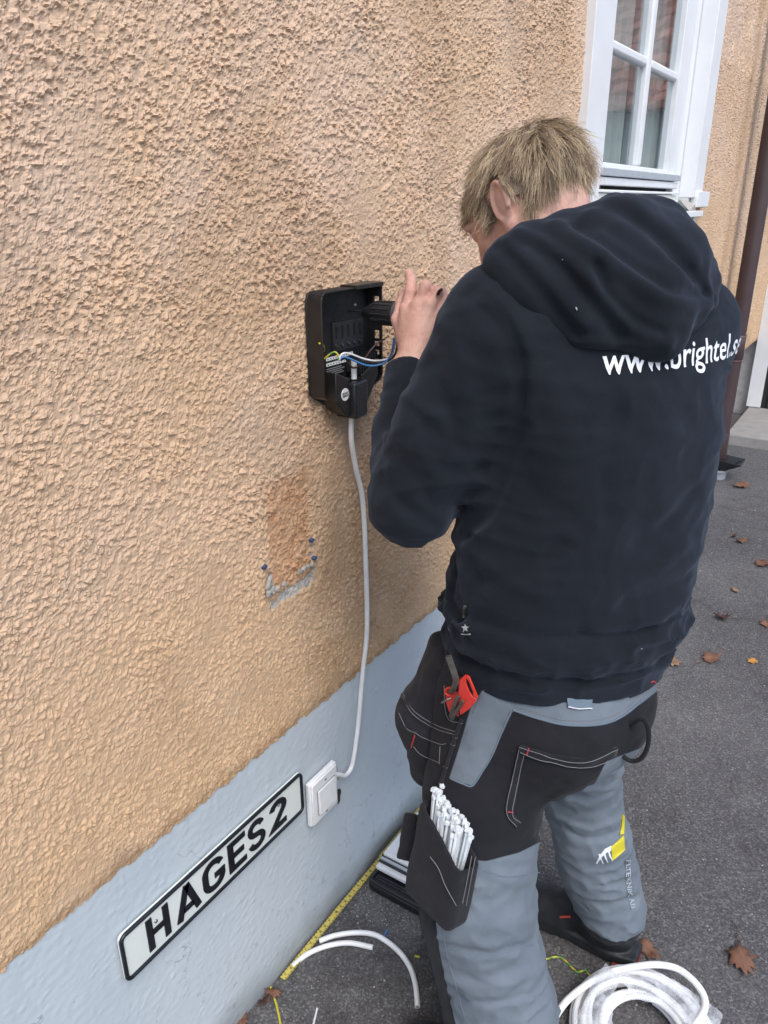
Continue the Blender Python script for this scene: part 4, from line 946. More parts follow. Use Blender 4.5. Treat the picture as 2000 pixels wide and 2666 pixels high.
# ---------------- trousers
def legs0(P):
    pel = smax(torso(P, .0), P[:, 2]-1.03, .02)
    pel = smax(pel, .80-P[:, 2], .10)
    d = smin(pel, chain(P, [L_HIP+[0, 0, -.04], (L_HIP+L_KN)/2+[-.005, .004, 0], L_KN, L_KN*.45+L_AN*.55, L_AN+[0, .01, .03]], [.112, .108, .104, .102, .104], .02), .05)
    d = smin(d, chain(P, [R_HIP+[0, 0, -.04], (R_HIP+R_KN)/2, R_KN, R_KN*.45+R_AN*.55, R_AN+[0, .0, .05]], [.090, .092, .088, .086, .082], .02), .035)
    # seat
    d = smin(d, ell(P, (1.13, -.575, .86), (.10, .10, .12)), .06); d = smin(d, ell(P, (1.225, -.625, .87), (.09, .080, .11)), .06)
    return d
TF = []
for pix, w, h_ in (
    ([(1180, 1790), (1120, 1815), (1050, 1830)], .012, -.004), ([(960, 1985), (1060, 2000), (1150, 1980)], .012, .006), ([(950, 2040), (1050, 2058), (1160, 2030)], .009, -.006),
    ([(960, 2110), (1060, 2130), (1165, 2090)], .010, .007), ([(955, 2150), (1060, 2165), (1175, 2140)], .008, -.006), ([(1060, 1890), (1120, 1900), (1165, 1880)], .012, .005),
    ([(1200, 1760), (1270, 1790), (1335, 1770)], .008, .007), ([(1195, 1775), (1270, 1812), (1340, 1795)], .008, -.007), ([(1200, 1720), (1260, 1740), (1320, 1715)], .009, .006), ([(1215, 1690), (1260, 1705), (1305, 1685)], .007, -.005),
    ([(1200, 1830), (1280, 1850), (1345, 1820)], .012, .005), ([(1230, 1960), (1300, 1985), (1370, 1975)], .010, .006), ([(1225, 1920), (1290, 1950), (1370, 1940)], .010, -.004),
    ([(1190, 1640), (1240, 1655), (1290, 1650)], .009, -.006)):
    TF.append(mkfold(legs0, pix, w, h_))
def legs(P):
    d = folds(P, legs0(P), TF); d = d-.003*perlin(P*np.array([12, 12, 18], np.float32))-.0014*perlin(P*np.array([40, 40, 55], np.float32))
    lm = np.clip((.74-P[:, 2])/.12, .15, 1); rg = (1-np.abs(perlin(P*np.array([9, 9, 24], np.float32)+5+.35*perlin(P*6)[:, None])))**4; rg2 = (1-np.abs(perlin(P*np.array([20, 20, 17], np.float32)+17)))**5
    d = d-(.0105*rg*(.45+.75*perlin(P*5+2))+.004*rg2)*lm
    hz = np.where(P[:, 0] < 1.22, .035, .075); return smax(d, hz-P[:, 2], .006)
V, Q = surf(legs, uni((.84, -.80, .02), (1.60, -.28, 1.045), .0056))
V = relax(V, Q, 1, .4)
# colour zones of the cloth: signed distance to a seam, per leg
def polysd(pts, poly):
    poly = np.asarray(poly, float); d = np.full(len(pts), 1e9); ins = np.zeros(len(pts), bool); n = len(poly)
    for i in range(n):
        a, b = poly[i], poly[(i+1) % n]; ab = b-a; h_ = np.clip(((pts-a)@ab)/(ab@ab), 0, 1); d = np.minimum(d, np.linalg.norm(pts-a-h_[:, None]*ab, axis=1))
        cnd = (a[1] > pts[:, 1]) != (b[1] > pts[:, 1]); xi = a[0]+(pts[:, 1]-a[1])/(b[1]-a[1]+1e-12)*ab[0]; ins ^= cnd & (pts[:, 0] < xi)
    return np.where(ins, d, -d)
pj = project(V)/DS; left_leg = (V[:, 0]-1.21)*.8-(V[:, 1]+.52)*.6 < 0
ZL = [(1108, 1534), (1160, 1552), (1225, 1568), (1300, 1566), (1350, 1545), (1395, 1512), (1425, 1488), (1480, 1460), (1500, 1560), (1390, 1590), (1310, 1645), (1240, 1780), (1180, 1812), (1120, 1842), (1050, 1860), (940, 1850), (840, 1800), (840, 1390), (1010, 1390), (1058, 1462), (1034, 1504), (1016, 1531), (992, 1615), (970, 1682), (1000, 1692), (1022, 1697), (1064, 1630)]
ZR = [(1108, 1534), (1160, 1552), (1225, 1568), (1300, 1566), (1350, 1545), (1395, 1512), (1425, 1488), (1480, 1460), (1500, 1590), (1400, 1610), (1300, 1648), (1240, 1674), (1190, 1692), (1100, 1720), (900, 1700)]
sdv = np.where(left_leg, polysd(pj, ZL), polysd(pj, ZR))
knee = np.where(left_leg, np.where((V[:, 2] > .30) & (V[:, 2] < .66), (V[:, 1]+.425)*800, -99), np.where((V[:, 2] > .32) & (V[:, 2] < .62), (V[:, 1]+.475)*800, -99))
cuff = np.where(left_leg, -99, (.125-V[:, 2]+.10*(V[:, 1]+.66))*800)
blk = np.maximum(np.maximum(sdv, np.where(V[:, 2] < .7, knee, -99)), cuff)
t = NT('work_trouser_cloth'); zb = t.val(t.attr('black_zone'), -1.2, 1.2)
nz = t.noise(8, 4); cg = t.ramp(nz, [(.3, (.115, .140, .168)), (.7, (.165, .195, .225))]); cg = t.mix(t.val(t.noise(20, 5, .7), .55, .8, 0, .5), cg, (.085, .10, .115))
ck = t.ramp(t.noise(9, 4), [(.3, (.0085, .0085, .0115)), (.7, (.016, .016, .020))]); ck = t.mix(t.val(t.noise(60, 5, .7), .6, .78, 0, .2), ck, (.04, .04, .046))
t.set(Base_Color=t.mix(zb, cg, ck), Roughness=.92); t.p.inputs['Specular IOR Level'].default_value = .25; t.p.inputs['Sheen Weight'].default_value = .05
t.bump(t.noise(1100, 2), .3, .0006); t.bump(t.noise(50, 4, .6), .35, .003); CLOTH = t.m
tr_o = obj_np('trousers', V, Q, CLOTH, person); tr_o['label'] = 'grey-blue and black work trousers with holster pockets'
at_ = tr_o.data.attributes.new('black_zone', 'FLOAT', 'POINT'); at_.data.foreach_set('value', blk.astype(np.float32))

# ---------------- body: one continuous skin surface, fine at head and hand, coarse where clothes cover it
def unit(a): a = np.asarray(a, float); return a/np.linalg.norm(a)
_ph, _pt = math.radians(82), math.radians(-47); HF_ = np.array([math.cos(_ph)*math.cos(_pt), math.sin(_ph)*math.cos(_pt), math.sin(_pt)]); HLn = unit(np.cross((0, 0, 1), HF_)); HU = np.cross(HF_, HLn)
HR = np.stack([HF_, HLn, HU])       # rows: forward, left, up
EF = unit(HF_*math.cos(.42)+HU*math.sin(.42)); EU = unit(HU*math.cos(.42)-HF_*math.sin(.42))
def hp(f_, l_, u_): return HEAD+HF_*f_+HLn*l_+HU*u_
def headsdf(P):
    d = ell(P, hp(-.014, 0, .012), (.101, .077, .082), HR)
    d = smin(d, ell(P, hp(.035, 0, -.035), (.066, .060, .085), HR), .03)
    d = smin(d, ell(P, hp(.062, 0, -.085), (.034, .034, .030), HR), .035)                      # chin
    for s in (1, -1):
        d = smin(d, rcone(P, hp(.005, .058*s, -.055), hp(.058, .022*s, -.098), .022, .018), .03)      # jaw
        d = smin(d, ell(P, hp(.064, .040*s, -.020), (.022, .024, .020), HR), .02)                 # cheek
        d = smax(d, -ell(P, hp(.098, .032*s, .012), (.018, .019, .013), HR), .012)                # socket
        d = smin(d, ell(P, hp(.080, .031*s, .011), (.0125, .0130, .0115), HR), .004)              # eyeball under lid
        d = smin(d, rcone(P, hp(.088, .016*s, .030), hp(.078, .048*s, .028), .009, .007), .012)   # brow
        # ear
        e = ell(P, hp(-.012, .084*s, -.008), (.0175, .0075, .030), np.stack([unit(EF*.9+HLn*s*-.42), unit(HLn*s*.9+EF*.42), EU]))
        rim_ = polydist(P, [hp(-.010, .0, -.006)+EF*.0165*math.cos(a)+HLn*s*(.088-.006*math.cos(a))+EU*.029*math.sin(a) for a in np.linspace(-1.2, 3.6, 12)])-.0042
        e = smin(e, rim_, .004); e = smin(e, ell(P, hp(.004, .080*s, -.040), (.010, .007, .012), HR), .008); d = smin(d, e, .007)
    d = smin(d, rcone(P, hp(.094, 0, .022), hp(.119, 0, -.026), .0085, .0125), .012)
    for s in (1, -1): d = smin(d, ell(P, hp(.106, .012*s, -.031), (.010, .008, .007), HR), .006)
    d = smin(d, ell(P, hp(.094, 0, -.058), (.011, .022, .006), HR), .006); d = smin(d, ell(P, hp(.092, 0, -.068), (.011, .019, .006), HR), .005)
    d = smax(d, -rcone(P, hp(.106, -.020, -.063), hp(.106, .020, -.063), .0018, .0018), .002)
    return d
NB = np.array([1.235, -.515, 1.620])
def w1(a, b, x): return on(*z1(a, b), 0, x)
# left hand, back towards the viewer, laid over the drill
HWR = L_WR+wr_dir*-.02
MCP = [w1(1015, 545, 1.243), w1(1085, 470, 1.236), w1(1180, 430, 1.232), w1(1265, 430, 1.236)]       # little .. index
FING = [  # little, ring, middle, index : pip, dip, tip
 ([w1(1025, 420, 1.260), w1(1040, 345, 1.275), w1(1060, 320, 1.296)], [.0098, .0092, .0085, .0074]),
 ([w1(1115, 330, 1.246), w1(1120, 240, 1.262), w1(1102, 185, 1.276)], [.0112, .0108, .0100, .0086]),
 ([w1(1235, 285, 1.240), w1(1260, 300, 1.272), w1(1255, 380, 1.290)], [.0110, .0112, .0094, .0080]),
 ([w1(1325, 330, 1.246), w1(1335, 325, 1.276), w1(1320, 380, 1.295)], [.0106, .0104, .0090, .0078])]
THUMB = ([w1(1200, 700, 1.222), w1(1300, 560, 1.243), w1(1370, 400, 1.262), w1(1350, 330, 1.285)], [.017, .0145, .0115, .0090])
def handsdf(P):
    wc = w1(1130, 880, 1.200); d = rcone(P, L_EL*.4+L_WR*.6, wc, .031, .027)
    for q in MCP: d = smin(d, rcone(P, wc+(q-wc)*.22, q, .0185, .0128), .014)
    d = smin(d, ell(P, (wc+MCP[1]+MCP[2])/3+[.010, 0, 0], (.020, .030, .036)), .014)
    for m, (ch_, rr) in zip(MCP, FING):
        d = smin(d, chain(P, [m]+ch_, [rr[0]+.0012]+rr[1:], .0025), .0032)
    d = smin(d, chain(P, THUMB[0], THUMB[1], .006), .009)
    # knuckles and tendons
    for m in MCP: d = smin(d, ell(P, m+[-.006, 0, 0], (.008, .0095, .0095)), .008)
    for (a, b, x) in ((1120, 335, 1.236), (1235, 292, 1.229)):
        c_ = w1(a, b, x)
    return d-.0006*perlin(P*160)
# right hand round the pistol grip (behind the drill)
GRP = np.array([1.290, -.262, 1.470])
def rhand(P):
    wc = R_WR+rwr_dir*.012; d = rcone(P, R_EL*.3+R_WR*.7, wc, .030, .026)
    for k in range(4):
        zc = 1.500-.021*k; m = np.array([1.331, -.285+.004*k, zc]); d = smin(d, rcone(P, wc+(m-wc)*.25, m, .018, .0125), .014)
        d = smin(d, chain(P, [m, m+[-.006, .046, 0], m+[-.040, .054, -.002], m+[-.068-.004*k, .030, -.002]], [.0115, .0105, .0095, .008], .003), .005)
    d = smin(d, chain(P, [wc+[-.01, 0, .012], np.array([1.315, -.315, 1.515]), np.array([1.270, -.298, 1.522]), np.array([1.256, -.262, 1.520])], [.016, .0135, .0115, .009], .005), .009)
    return d
def near(P, c, r, f):
    d = np.linalg.norm(P-np.asarray(c, np.float32), axis=1)-r; m = d < .05
    if m.any(): d[m] = f(P[m])
    return d
def body(P):
    d = smin(near(P, HEAD, .15, headsdf), chain(P, [NB, HEAD*.62+NB*.38, hp(-.03, 0, -.055)], [.064, .060, .056], .02), .03)
    d = smin(d, smax(smax(torso(P, -.035), P[:, 2]-1.60, .05), .86-P[:, 2], .05), .03)
    d = smin(d, chain(P, [L_SH, L_EL, L_WR], [.052, .044, .030], .02), .03); d = smin(d, near(P, w1(1150, 560, 1.235), .14, handsdf), .008)
    d = smin(d, chain(P, [R_SH, R_EL, R_WR], [.052, .044, .030], .02), .03); d = smin(d, near(P, GRP+[.03, 0, .01], .14, rhand), .008)
    d = smin(d, chain(P, [L_HIP, L_KN, L_AN, L_AN+[0, .12, -.04]], [.085, .058, .042, .03], .02), .04)
    d = smin(d, chain(P, [R_HIP, R_KN, R_AN, R_AN+[0, .12, -.04]], [.085, .058, .042, .03], .02), .04)
    return d
def ax(lo, hi, f0, f1, hf, hc): return np.concatenate([np.arange(lo, f0, hc), np.arange(f0, f1, hf), np.arange(f1, hi, hc)])
V, Q = surf(body, [ax(.85, 1.66, 1.15, 1.37, .0025, .016), ax(-.80, -.02, -.50, -.15, .0025, .016), ax(.0, 1.92, 1.45, 1.88, .0025, .016)], blk=10, pad=.004, margin=1.1)
t = NT('skin'); c = t.ramp(t.noise(28, 4), [(.3, (.56, .335, .265)), (.7, (.66, .42, .335))]); c = t.mix(t.val(t.noise(9, 3), .45, .7, 0, .5), c, (.60, .30, .24)); c = t.mix(t.val(t.noise(130, 4, .7), .60, .75, 0, .35), c, (.36, .19, .14)); c = t.mix(t.val(t.noise(55, 5, .7), .55, .7, 0, .4), c, (.42, .17, .13)); c = t.mix(t.val(t.noise(260, 4, .7), .62, .72, 0, .35), c, (.20, .12, .09))
t.set(Base_Color=c, Roughness=.56); t.p.inputs['Subsurface Weight'].default_value = .12; t.p.inputs['Subsurface Radius'].default_value = (.012, .005, .003); t.p.inputs['Subsurface Scale'].default_value = .4
t.p.inputs['Specular IOR Level'].default_value = .35; t.bump(t.noise(420, 4, .65), .5, .001); t.bump(t.noise(130, 4, .6), .45, .002); SKIN = t.m
bo = obj_np('body', relax(V, Q, 1, .35), Q, SKIN, person)
MB().tube([w1(1325, 352, 1.2335), w1(1340, 325, 1.2335), w1(1357, 312, 1.240)], .0030, 8).build('finger_ring', simple('dark_ring', (.03, .012, .014), .3), person, smooth=True)
# ---------------- helpers that lay details on the cloth
def lay_on(f, pix, off=.001, n=6, do_spline=True):
    P2 = np.array(spline([(a, b, 0) for a, b in pix], n))[:, :2] if do_spline else np.array(pix, float)
    H, ok = hit(f, P2[:, 0]*DS, P2[:, 1]*DS); H = H[ok]
    return H+grad(f, H)*off if len(H) else H
def stitch(f, pix, mat, parent, r=.0009, off=.0006, n=6, name='stitching'):
    H = lay_on(f, pix, off, n)
    if len(H) > 1: return MB().tube([tuple(p) for p in H], r, 5).build(name, mat, parent, smooth=True)
def patch(f, rows, mat, parent, name, off=.002, th=.002, K=6, bulge=0.):
    R = np.array(rows, float); nr, nc = R.shape[:2]; U = np.linspace(0, nr-1, (nr-1)*K+1); W0 = np.linspace(0, nc-1, (nc-1)*K+1); px = []
    for u in U:
        i = min(int(u), nr-2); a = u-i
        for w_ in W0:
            j = min(int(w_), nc-2); b = w_-j
            px.append((R[i, j]*(1-a)+R[i+1, j]*a)*(1-b)+(R[i, j+1]*(1-a)+R[i+1, j+1]*a)*b)
    px = np.array(px); H, ok = hit(f, px[:, 0]*DS, px[:, 1]*DS); G = grad(f, H); nu, nw = len(U), len(W0)
    uu, ww = np.meshgrid(np.linspace(0, 1, nu), np.linspace(0, 1, nw), indexing='ij'); bl = (bulge*np.sin(math.pi*uu)*np.sin(math.pi*ww)).ravel()
    O = H+G*(off+bl)[:, None]; I = H+G*(off-th-.003); V = np.concatenate([O, I]); n = nu*nw; q = gridq(nu, nw); g_ = np.arange(n).reshape(nu, nw)
    fs = [q, q[:, ::-1]+n]
    for e in (g_[0], g_[-1], g_[:, 0], g_[:, -1]): fs.append(np.stack([e[:-1], e[1:], e[1:]+n, e[:-1]+n], 1))
    Qf = np.concatenate(fs); Qf = Qf[np.concatenate([ok, ok])[Qf].all(1)]
    return obj_np(name, V, Qf, mat, parent)
THR = simple('pale_thread', (.17, .17, .18), .8); REDT = simple('red_thread', (.45, .04, .05), .8); BLKC = fabric('black_canvas', (.012, .012, .0155), .25, 1000, fade=(.030, .030, .034)); GREYC = fabric('grey_canvas', (.125, .165, .205), .12, 1000)
PRT = simple('white_print', (.72, .74, .78), .7, .06, 60)

# ---------------- web address across the back
def ring_pos(z, n=140):
    ph = np.linspace(math.radians(150), math.radians(330), n); c0 = np.array([1.235, -.545, z]); r_ = np.full(n, .30)
    D_ = np.stack([np.cos(ph), np.sin(ph), np.zeros(n)], 1)
    for _ in range(40): r_ = r_-hoodie((c0+D_*r_[:, None]).astype(np.float32))*.8
    P = c0+D_*r_[:, None]; s_ = np.concatenate([[0], np.cumsum(np.linalg.norm(np.diff(P, axis=0), axis=1))]); return P, s_
H0, _ = hit(hoodie, np.array([1300.*DS]), np.array([811.*DS])); H0 = H0[0]
v, f = text_mesh('www.brightel.se', .052, .0006, 1.03)
bm = bmesh.new(); bv = [bm.verts.new(p) for p in v]
for q in f:
    try: bm.faces.new([bv[i] for i in q])
    except ValueError: pass
bmesh.ops.triangulate(bm, faces=bm.faces[:]); bmesh.ops.subdivide_edges(bm, edges=[e for e in bm.edges if e.calc_length() > .006], cuts=2, use_grid_fill=False)
bmesh.ops.triangulate(bm, faces=bm.faces[:]); T = np.array([p.co[:] for p in bm.verts]); TFc = np.array([[p.index for p in q.verts] for q in bm.faces]) if not bm.verts.index_update() else None
bm.free()
tx = (T[:, 0]-T[:, 0].min())*.92; ty = T[:, 1]-(-.0175)
zl = np.linspace(H0[2]-.02, H0[2]+.07, 12); rings = []; 
for z_ in zl:
    P, s_ = ring_pos(z_); k = np.argmin(np.linalg.norm(P[:, :2]-H0[:2], axis=1)); rings.append((P, s_-s_[k]))
out = np.zeros((len(T), 3)); zt = H0[2]+ty
for i in range(len(T)):
    w_ = np.clip((zt[i]-zl[0])/(zl[1]-zl[0]), 0, len(zl)-1.001); k = int(w_); a = w_-k
    p = [np.array([np.interp(tx[i], rings[m_][1], rings[m_][0][:, c_]) for c_ in range(3)]) for m_ in (k, k+1)]; out[i] = p[0]*(1-a)+p[1]*a
out = out.astype(np.float32); out = out+grad(hoodie, out)*(.0012-hoodie(out))[:, None]
obj_np('web_address_print', out, TFc, PRT, hood_o, smooth=False)
# zip pull, star, hem and seam lines
H = lay_on(hoodie, [(1008, 1308), (1006, 1322), (1006, 1336)], .003); MB().tube([tuple(p) for p in H], .003, 6).build('zip_pull', DARKSTEEL, hood_o, smooth=True)
st = [(1006+(9 if k % 2 == 0 else 4)*math.sin(k*math.pi/5), 1357-(9 if k % 2 == 0 else 4)*math.cos(k*math.pi/5)) for k in range(10)]
Hs = lay_on(hoodie, st+[(1006, 1357)], .0015, do_spline=False)
if len(Hs) == 11: MB().add([tuple(p) for p in Hs], [(i, (i+1) % 10, 10) for i in range(10)]).build('star_print', simple('grey_star_print', (.35, .37, .40), .7), hood_o)
stitch(hoodie, [(997, 1369), (1006, 1370), (1016, 1369)], PRT, hood_o, .0008)
SEAM = fabric('navy_seam', (.020, .026, .038), .1, 900)
LINT = simple('pale_lint', (.42, .40, .36), .9)
for (a, b, s_) in ((1245, 667, .0022), (1216, 560, .0010), (1385, 1400, .0012)):
    fn = hood if b < 745 else hoodie; Hh, ok = hit(fn, np.array([a*DS]), np.array([b*DS]))
    if ok[0]:
        g_ = grad(fn, Hh)[0]; o_ = Hh[0]+g_*.001; e1 = np.cross(g_, [0, 0, 1.]); e1 /= np.linalg.norm(e1); an = a*.37
        d1 = (e1*math.cos(an)+np.cross(g_, e1)*math.sin(an)); MB().tube([o_-d1*s_, o_+g_*.0006, o_+d1*s_], [s_*.35, s_*.55, s_*.3], 5).build('lint', LINT, hood_o)

# ---------------- pockets and tool holsters on the trousers
def hit1(f, a, b): return hit(f, np.array([a*DS]), np.array([b*DS]))[0][0].astype(float)
A1, A2, A3 = at_x((962, 1425), 1.085), at_x((912, 1545), 1.065), at_x((925, 1660), 1.045)
def holster0(P):
    d = chain(P, [A1, A2, A3], [.024, .045, .034], .03); d = smin(d, chain(P, [A1+[.03, .02, .01], A2+[.03, .0, 0], A3+[.03, -.01, 0]], [.03, .048, .045], .03), .03)
    return d
C1, C2 = at_x((940, 1400), 1.075), at_x((935, 1520), 1.062)
def holster(P):
    d = holster0(P)-.0025*perlin(P*22+5)-.0012*perlin(P*60)
    d = folds(P, d, HSF)
    cav = chain(P, [at_x((985, 1440), 1.035), at_x((983, 1540), 1.035)], [.030, .018]); d = smax(d, -cav, .006)
    return smax(d, P[:, 2]-(A1[2]+.035), .01)
HSF = [mkfold(holster0, px_, w_, h_) for px_, w_, h_ in (([(868, 1500), (895, 1540), (940, 1568), (985, 1580)], .005, .005), ([(866, 1515), (893, 1556), (940, 1584), (980, 1594)], .005, -.004), ([(905, 1440), (898, 1490), (905, 1530)], .007, -.006),
      ([(860, 1560), (880, 1572), (900, 1582), (950, 1606)], .004, .004), ([(875, 1620), (910, 1640), (955, 1650)], .006, -.004), ([(955, 1400), (958, 1460), (966, 1500)], .006, .005))]
V, Q = surf(holster, uni((.92, -.56, .66), (1.20, -.28, 1.10), .0042)); ho = obj_np('holster_pocket', relax(V, Q, 1, .4), Q, BLKC, tr_o)
# thigh pocket with an open mouth
PN = np.array([-.93, .30, .20]); PN /= np.linalg.norm(PN); PS = np.cross(PN, [0, 0, 1.]); PS /= np.linalg.norm(PS); PS = -PS if PS@ROT[:, 0] < 0 else PS; PU = np.cross(PS, PN); PU = -PU if PU[2] < 0 else PU
PC = hit1(legs0, 968, 1868)+PN*.014; PRm = np.stack([PS, PN, PU]).astype(np.float32)
def rbox(P, c, R, h_, r):
    q = np.abs((P-np.asarray(c, np.float32))@np.asarray(R, np.float32).T)-(np.asarray(h_, np.float32)-r)
    return np.linalg.norm(np.maximum(q, 0), axis=1)+np.minimum(q.max(1), 0)-r
def tpocket(P):
    L = (P-PC.astype(np.float32))@PRm.T
    d = rbox(P, PC+PU*.012, PRm, (.062, .030, .100), .016)
    top = L[:, 2]-(.110-.56*(L[:, 0]+.062))              # mouth slopes down towards the back of the leg
    cav = rbox(P, PC+PU*.04, PRm, (.055, .021, .112), .012)
    d = smax(d, top, .004); d = smax(d, -cav, .004)
    return d-.0022*perlin(P*14+2)-.0006*perlin(P*62)
V, Q = surf(tpocket, uni(PC-.14, PC+.14, .0036)); tp = obj_np('thigh_pocket', relax(V, Q, 1, .4), Q, BLKC, tr_o)
def tp_solid(P): return np.minimum(rbox(P, PC, PRm, (.062, .030, .088), .016)-.002, legs(P))
# flap folded out to the left
FC = PC-PS*.078+PU*.005-PN*.004
def flap(P): return rbox(P, FC, np.stack([unit(PS*.75-PN*.66), unit(PN*.75+PS*.66), PU]), (.030, .006, .050), .005)-.002*perlin(P*30)-.001*perlin(P*70)
V, Q = surf(flap, uni(FC-.08, FC+.08, .0034)); obj_np('pocket_flap', relax(V, Q, 1, .4), Q, BLKC, tr_o)
hs_all = lambda P: np.minimum(holster0(P)-.001, legs(P))
for px_ in ([(868, 1503), (893, 1543), (940, 1573), (984, 1587)], [(870, 1497), (895, 1536), (942, 1566), (984, 1580)], [(862, 1540), (878, 1572), (898, 1583), (912, 1592), (950, 1607), (963, 1606)], [(893, 1612), (910, 1630), (950, 1648)], [(951, 1612), (949, 1650)], [(960, 1480), (962, 1530), (972, 1556), (995, 1560)]):
    stitch(hs_all, px_, THR, ho, .0007)
stitch(hs_all, [(896, 1588), (892, 1602), (888, 1615)], REDT, ho, .0014)
stitch(hs_all, [(998, 1553), (985, 1590), (970, 1640), (951, 1699)], BLKC, ho, .0045, .001, name='pocket_seam')
for k in (0, 2, 3, 6):
    a, b = 996-5.2*k, 1560+16*k; stitch(hs_all, [(a-5, b-2), (a+2, b+2), (a+6, b+1)], THR, ho, .0005, .004)
stitch(legs, [(1056, 1472), (1040, 1500), (1022, 1540)], THR, tr_o, .0007); stitch(legs, [(974, 1682), (1000, 1693), (1021, 1697), (1043, 1665), (1064, 1630), (1085, 1578), (1105, 1533)], GREYC, tr_o, .0014, .0004, name='panel_edge')
# waistband piping, belt loop
stitch(legs, [(1108, 1533), (1160, 1551), (1225, 1566), (1300, 1564), (1350, 1543), (1398, 1502)], GREYC, tr_o, .0018, .0008, name='yoke_piping')
stitch(legs, [(1110, 1524), (1162, 1541), (1225, 1556), (1298, 1554), (1346, 1534), (1392, 1494)], THR, tr_o, .0005)
patch(legs, [[(1222, 1496), (1250, 1500), (1278, 1500)], [(1224, 1510), (1250, 1514), (1277, 1514)], [(1226, 1524), (1251, 1529), (1276, 1528)]], GREYC, tr_o, 'belt_loop', .005, .004)
stitch(legs, [(1226, 1525), (1250, 1530), (1276, 1529)], PRT, tr_o, .0009, .005)
# back pocket
patch(legs, [[(1124, 1608), (1189, 1628), (1261, 1638), (1330, 1612)], [(1124, 1624), (1189, 1646), (1261, 1658), (1326, 1630)]], BLKC, tr_o, 'pocket_mouth', .0065, .006)
patch(legs, [[(1122, 1610), (1138, 1616)], [(1106, 1676), (1122, 1680)], [(1090, 1750), (1106, 1754)]], BLKC, tr_o, 'pocket_edge', .004, .004)
patch(legs, [[(1090, 1750), (1106, 1752)], [(1112, 1786), (1124, 1774)]], BLKC, tr_o, 'pocket_edge', .004, .004)
for px_ in ([(1124, 1610), (1189, 1630), (1261, 1641), (1328, 1615)], [(1126, 1622), (1189, 1643), (1258, 1655), (1310, 1640)]): stitch(legs, px_, THR, tr_o, .0007, .007)
for px_ in ([(1124, 1612), (1108, 1676), (1092, 1750), (1112, 1783)], [(1136, 1616), (1120, 1680), (1104, 1752), (1121, 1774)]): stitch(legs, px_, THR, tr_o, .0007, .0046)
stitch(legs, [(1144, 1612), (1142, 1618), (1140, 1626)], REDT, tr_o, .0013, .0068); stitch(legs, [(1094, 1751), (1100, 1752), (1106, 1753)], REDT, tr_o, .0010, .005)
# strap loop hanging at the right hip
xs_ = hit1(legs, 1366, 1566)[0]-.012
strap = [at_x(p, x_) for p, x_ in (((1366, 1566), xs_+.006), ((1388, 1552), xs_), ((1401, 1578), xs_), ((1399, 1612), xs_), ((1385, 1638), xs_), ((1362, 1643), xs_), ((1342, 1628), xs_), ((1333, 1606), xs_), ((1338, 1586), xs_+.006))]
sp_ = spline(strap, 6); m = MB(); m.tube([tuple(p) for p in sp_], .0042, 8).build('strap_loop', BLKC, tr_o, smooth=True)
patch(legs, [[(1362, 1492), (1400, 1468), (1420, 1452)], [(1358, 1506), (1398, 1486), (1424, 1462)]], BLKC, tr_o, 'hip_tag', .006, .005); stitch(legs, [(1398, 1474), (1403, 1470), (1408, 1474)], REDT, tr_o, .0014, .0075)
# thigh pocket stitching
for px_ in ([(1026, 1850), (1018, 1890), (1006, 1955)], [(1018, 1848), (1010, 1890), (998, 1950)], [(930, 1850), (948, 1875), (962, 1910), (985, 1955)]): stitch(tp_solid, px_, THR, tp, .0008, .0012)
MB().tube([PC-PS*.060+PU*.085, PC-PS*.062+PU*.098, PC-PS*.066+PU*.070], .0018, 6).build('zip_pull', BLACK_PL2, tp)
# leg seams
for px_ in ([(1165, 1884), (1100, 1895), (1045, 1880)], [(955, 1985), (965, 2060), (985, 2130), (1005, 2200)], [(960, 2048), (1050, 2062), (1155, 2040)]): stitch(legs, px_, GREYC, tr_o, .0010, .0004)
patch(legs, [[(905, 1960), (938, 1962)], [(915, 2040), (948, 2045)], [(935, 2130), (965, 2135)], [(955, 2210), (985, 2215)]], BLKC, tr_o, 'knee_panel', .002, .002)
# emblem and lettering on the right shin
YELP = simple('yellow_print', (.58, .50, .03), .7, .08, 60)
def zz5(a, b): return (1078.4+.35*a, 1576+.35*b)
patch(legs, [[zz5(690, 722), zz5(730, 690), zz5(768, 650)], [zz5(695, 806), zz5(735, 778), zz5(775, 740)]], YELP, tr_o, 'emblem', .0015, .001)
patch(legs, [[zz5(757, 520), zz5(772, 530)], [zz5(752, 590), zz5(772, 600)], [zz5(742, 655), zz5(768, 645)]], YELP, tr_o, 'emblem', .0015, .001)
patch(legs, [[zz5(598, 822), zz5(620, 775), zz5(652, 735), zz5(690, 716)], [zz5(604, 824), zz5(626, 792), zz5(656, 760), zz5(690, 745)]], PRT, tr_o, 'emblem', .0013, .001)
for a in (612, 640, 668): patch(legs, [[zz5(a, 770-.5*(a-612)), zz5(a+10, 764-.5*(a-612))], [zz5(a+12, 800-.3*(a-612)), zz5(a+20, 796-.3*(a-612))], [zz5(a+28, 826-.3*(a-612)), zz5(a+31, 824-.3*(a-612))]], PRT, tr_o, 'emblem', .0014, .001)
v, f = text_mesh('ELTEKNIK AB', .05, .001); T = np.array(v); L0 = T[:, 0].max()-T[:, 0].min(); aa = (T[:, 0]-T[:, 0].min())/L0; bb = (T[:, 1]-T[:, 1].min())/(T[:, 1].max()-T[:, 1].min())
pu = 1350+12*aa+10*bb-4*np.sin(aa*3.1); pv = 1858+104*aa-2*bb
H, ok = hit(legs, pu*DS, pv*DS); G = grad(legs, H); H = H+G*.0026
if ok.mean() > .5: MB().add([tuple(p) for p in H], [q for q in f if all(ok[i] for i in q)]).build('lettering', simple('faded_print', (.34, .37, .40), .8, .3, 120), tr_o)

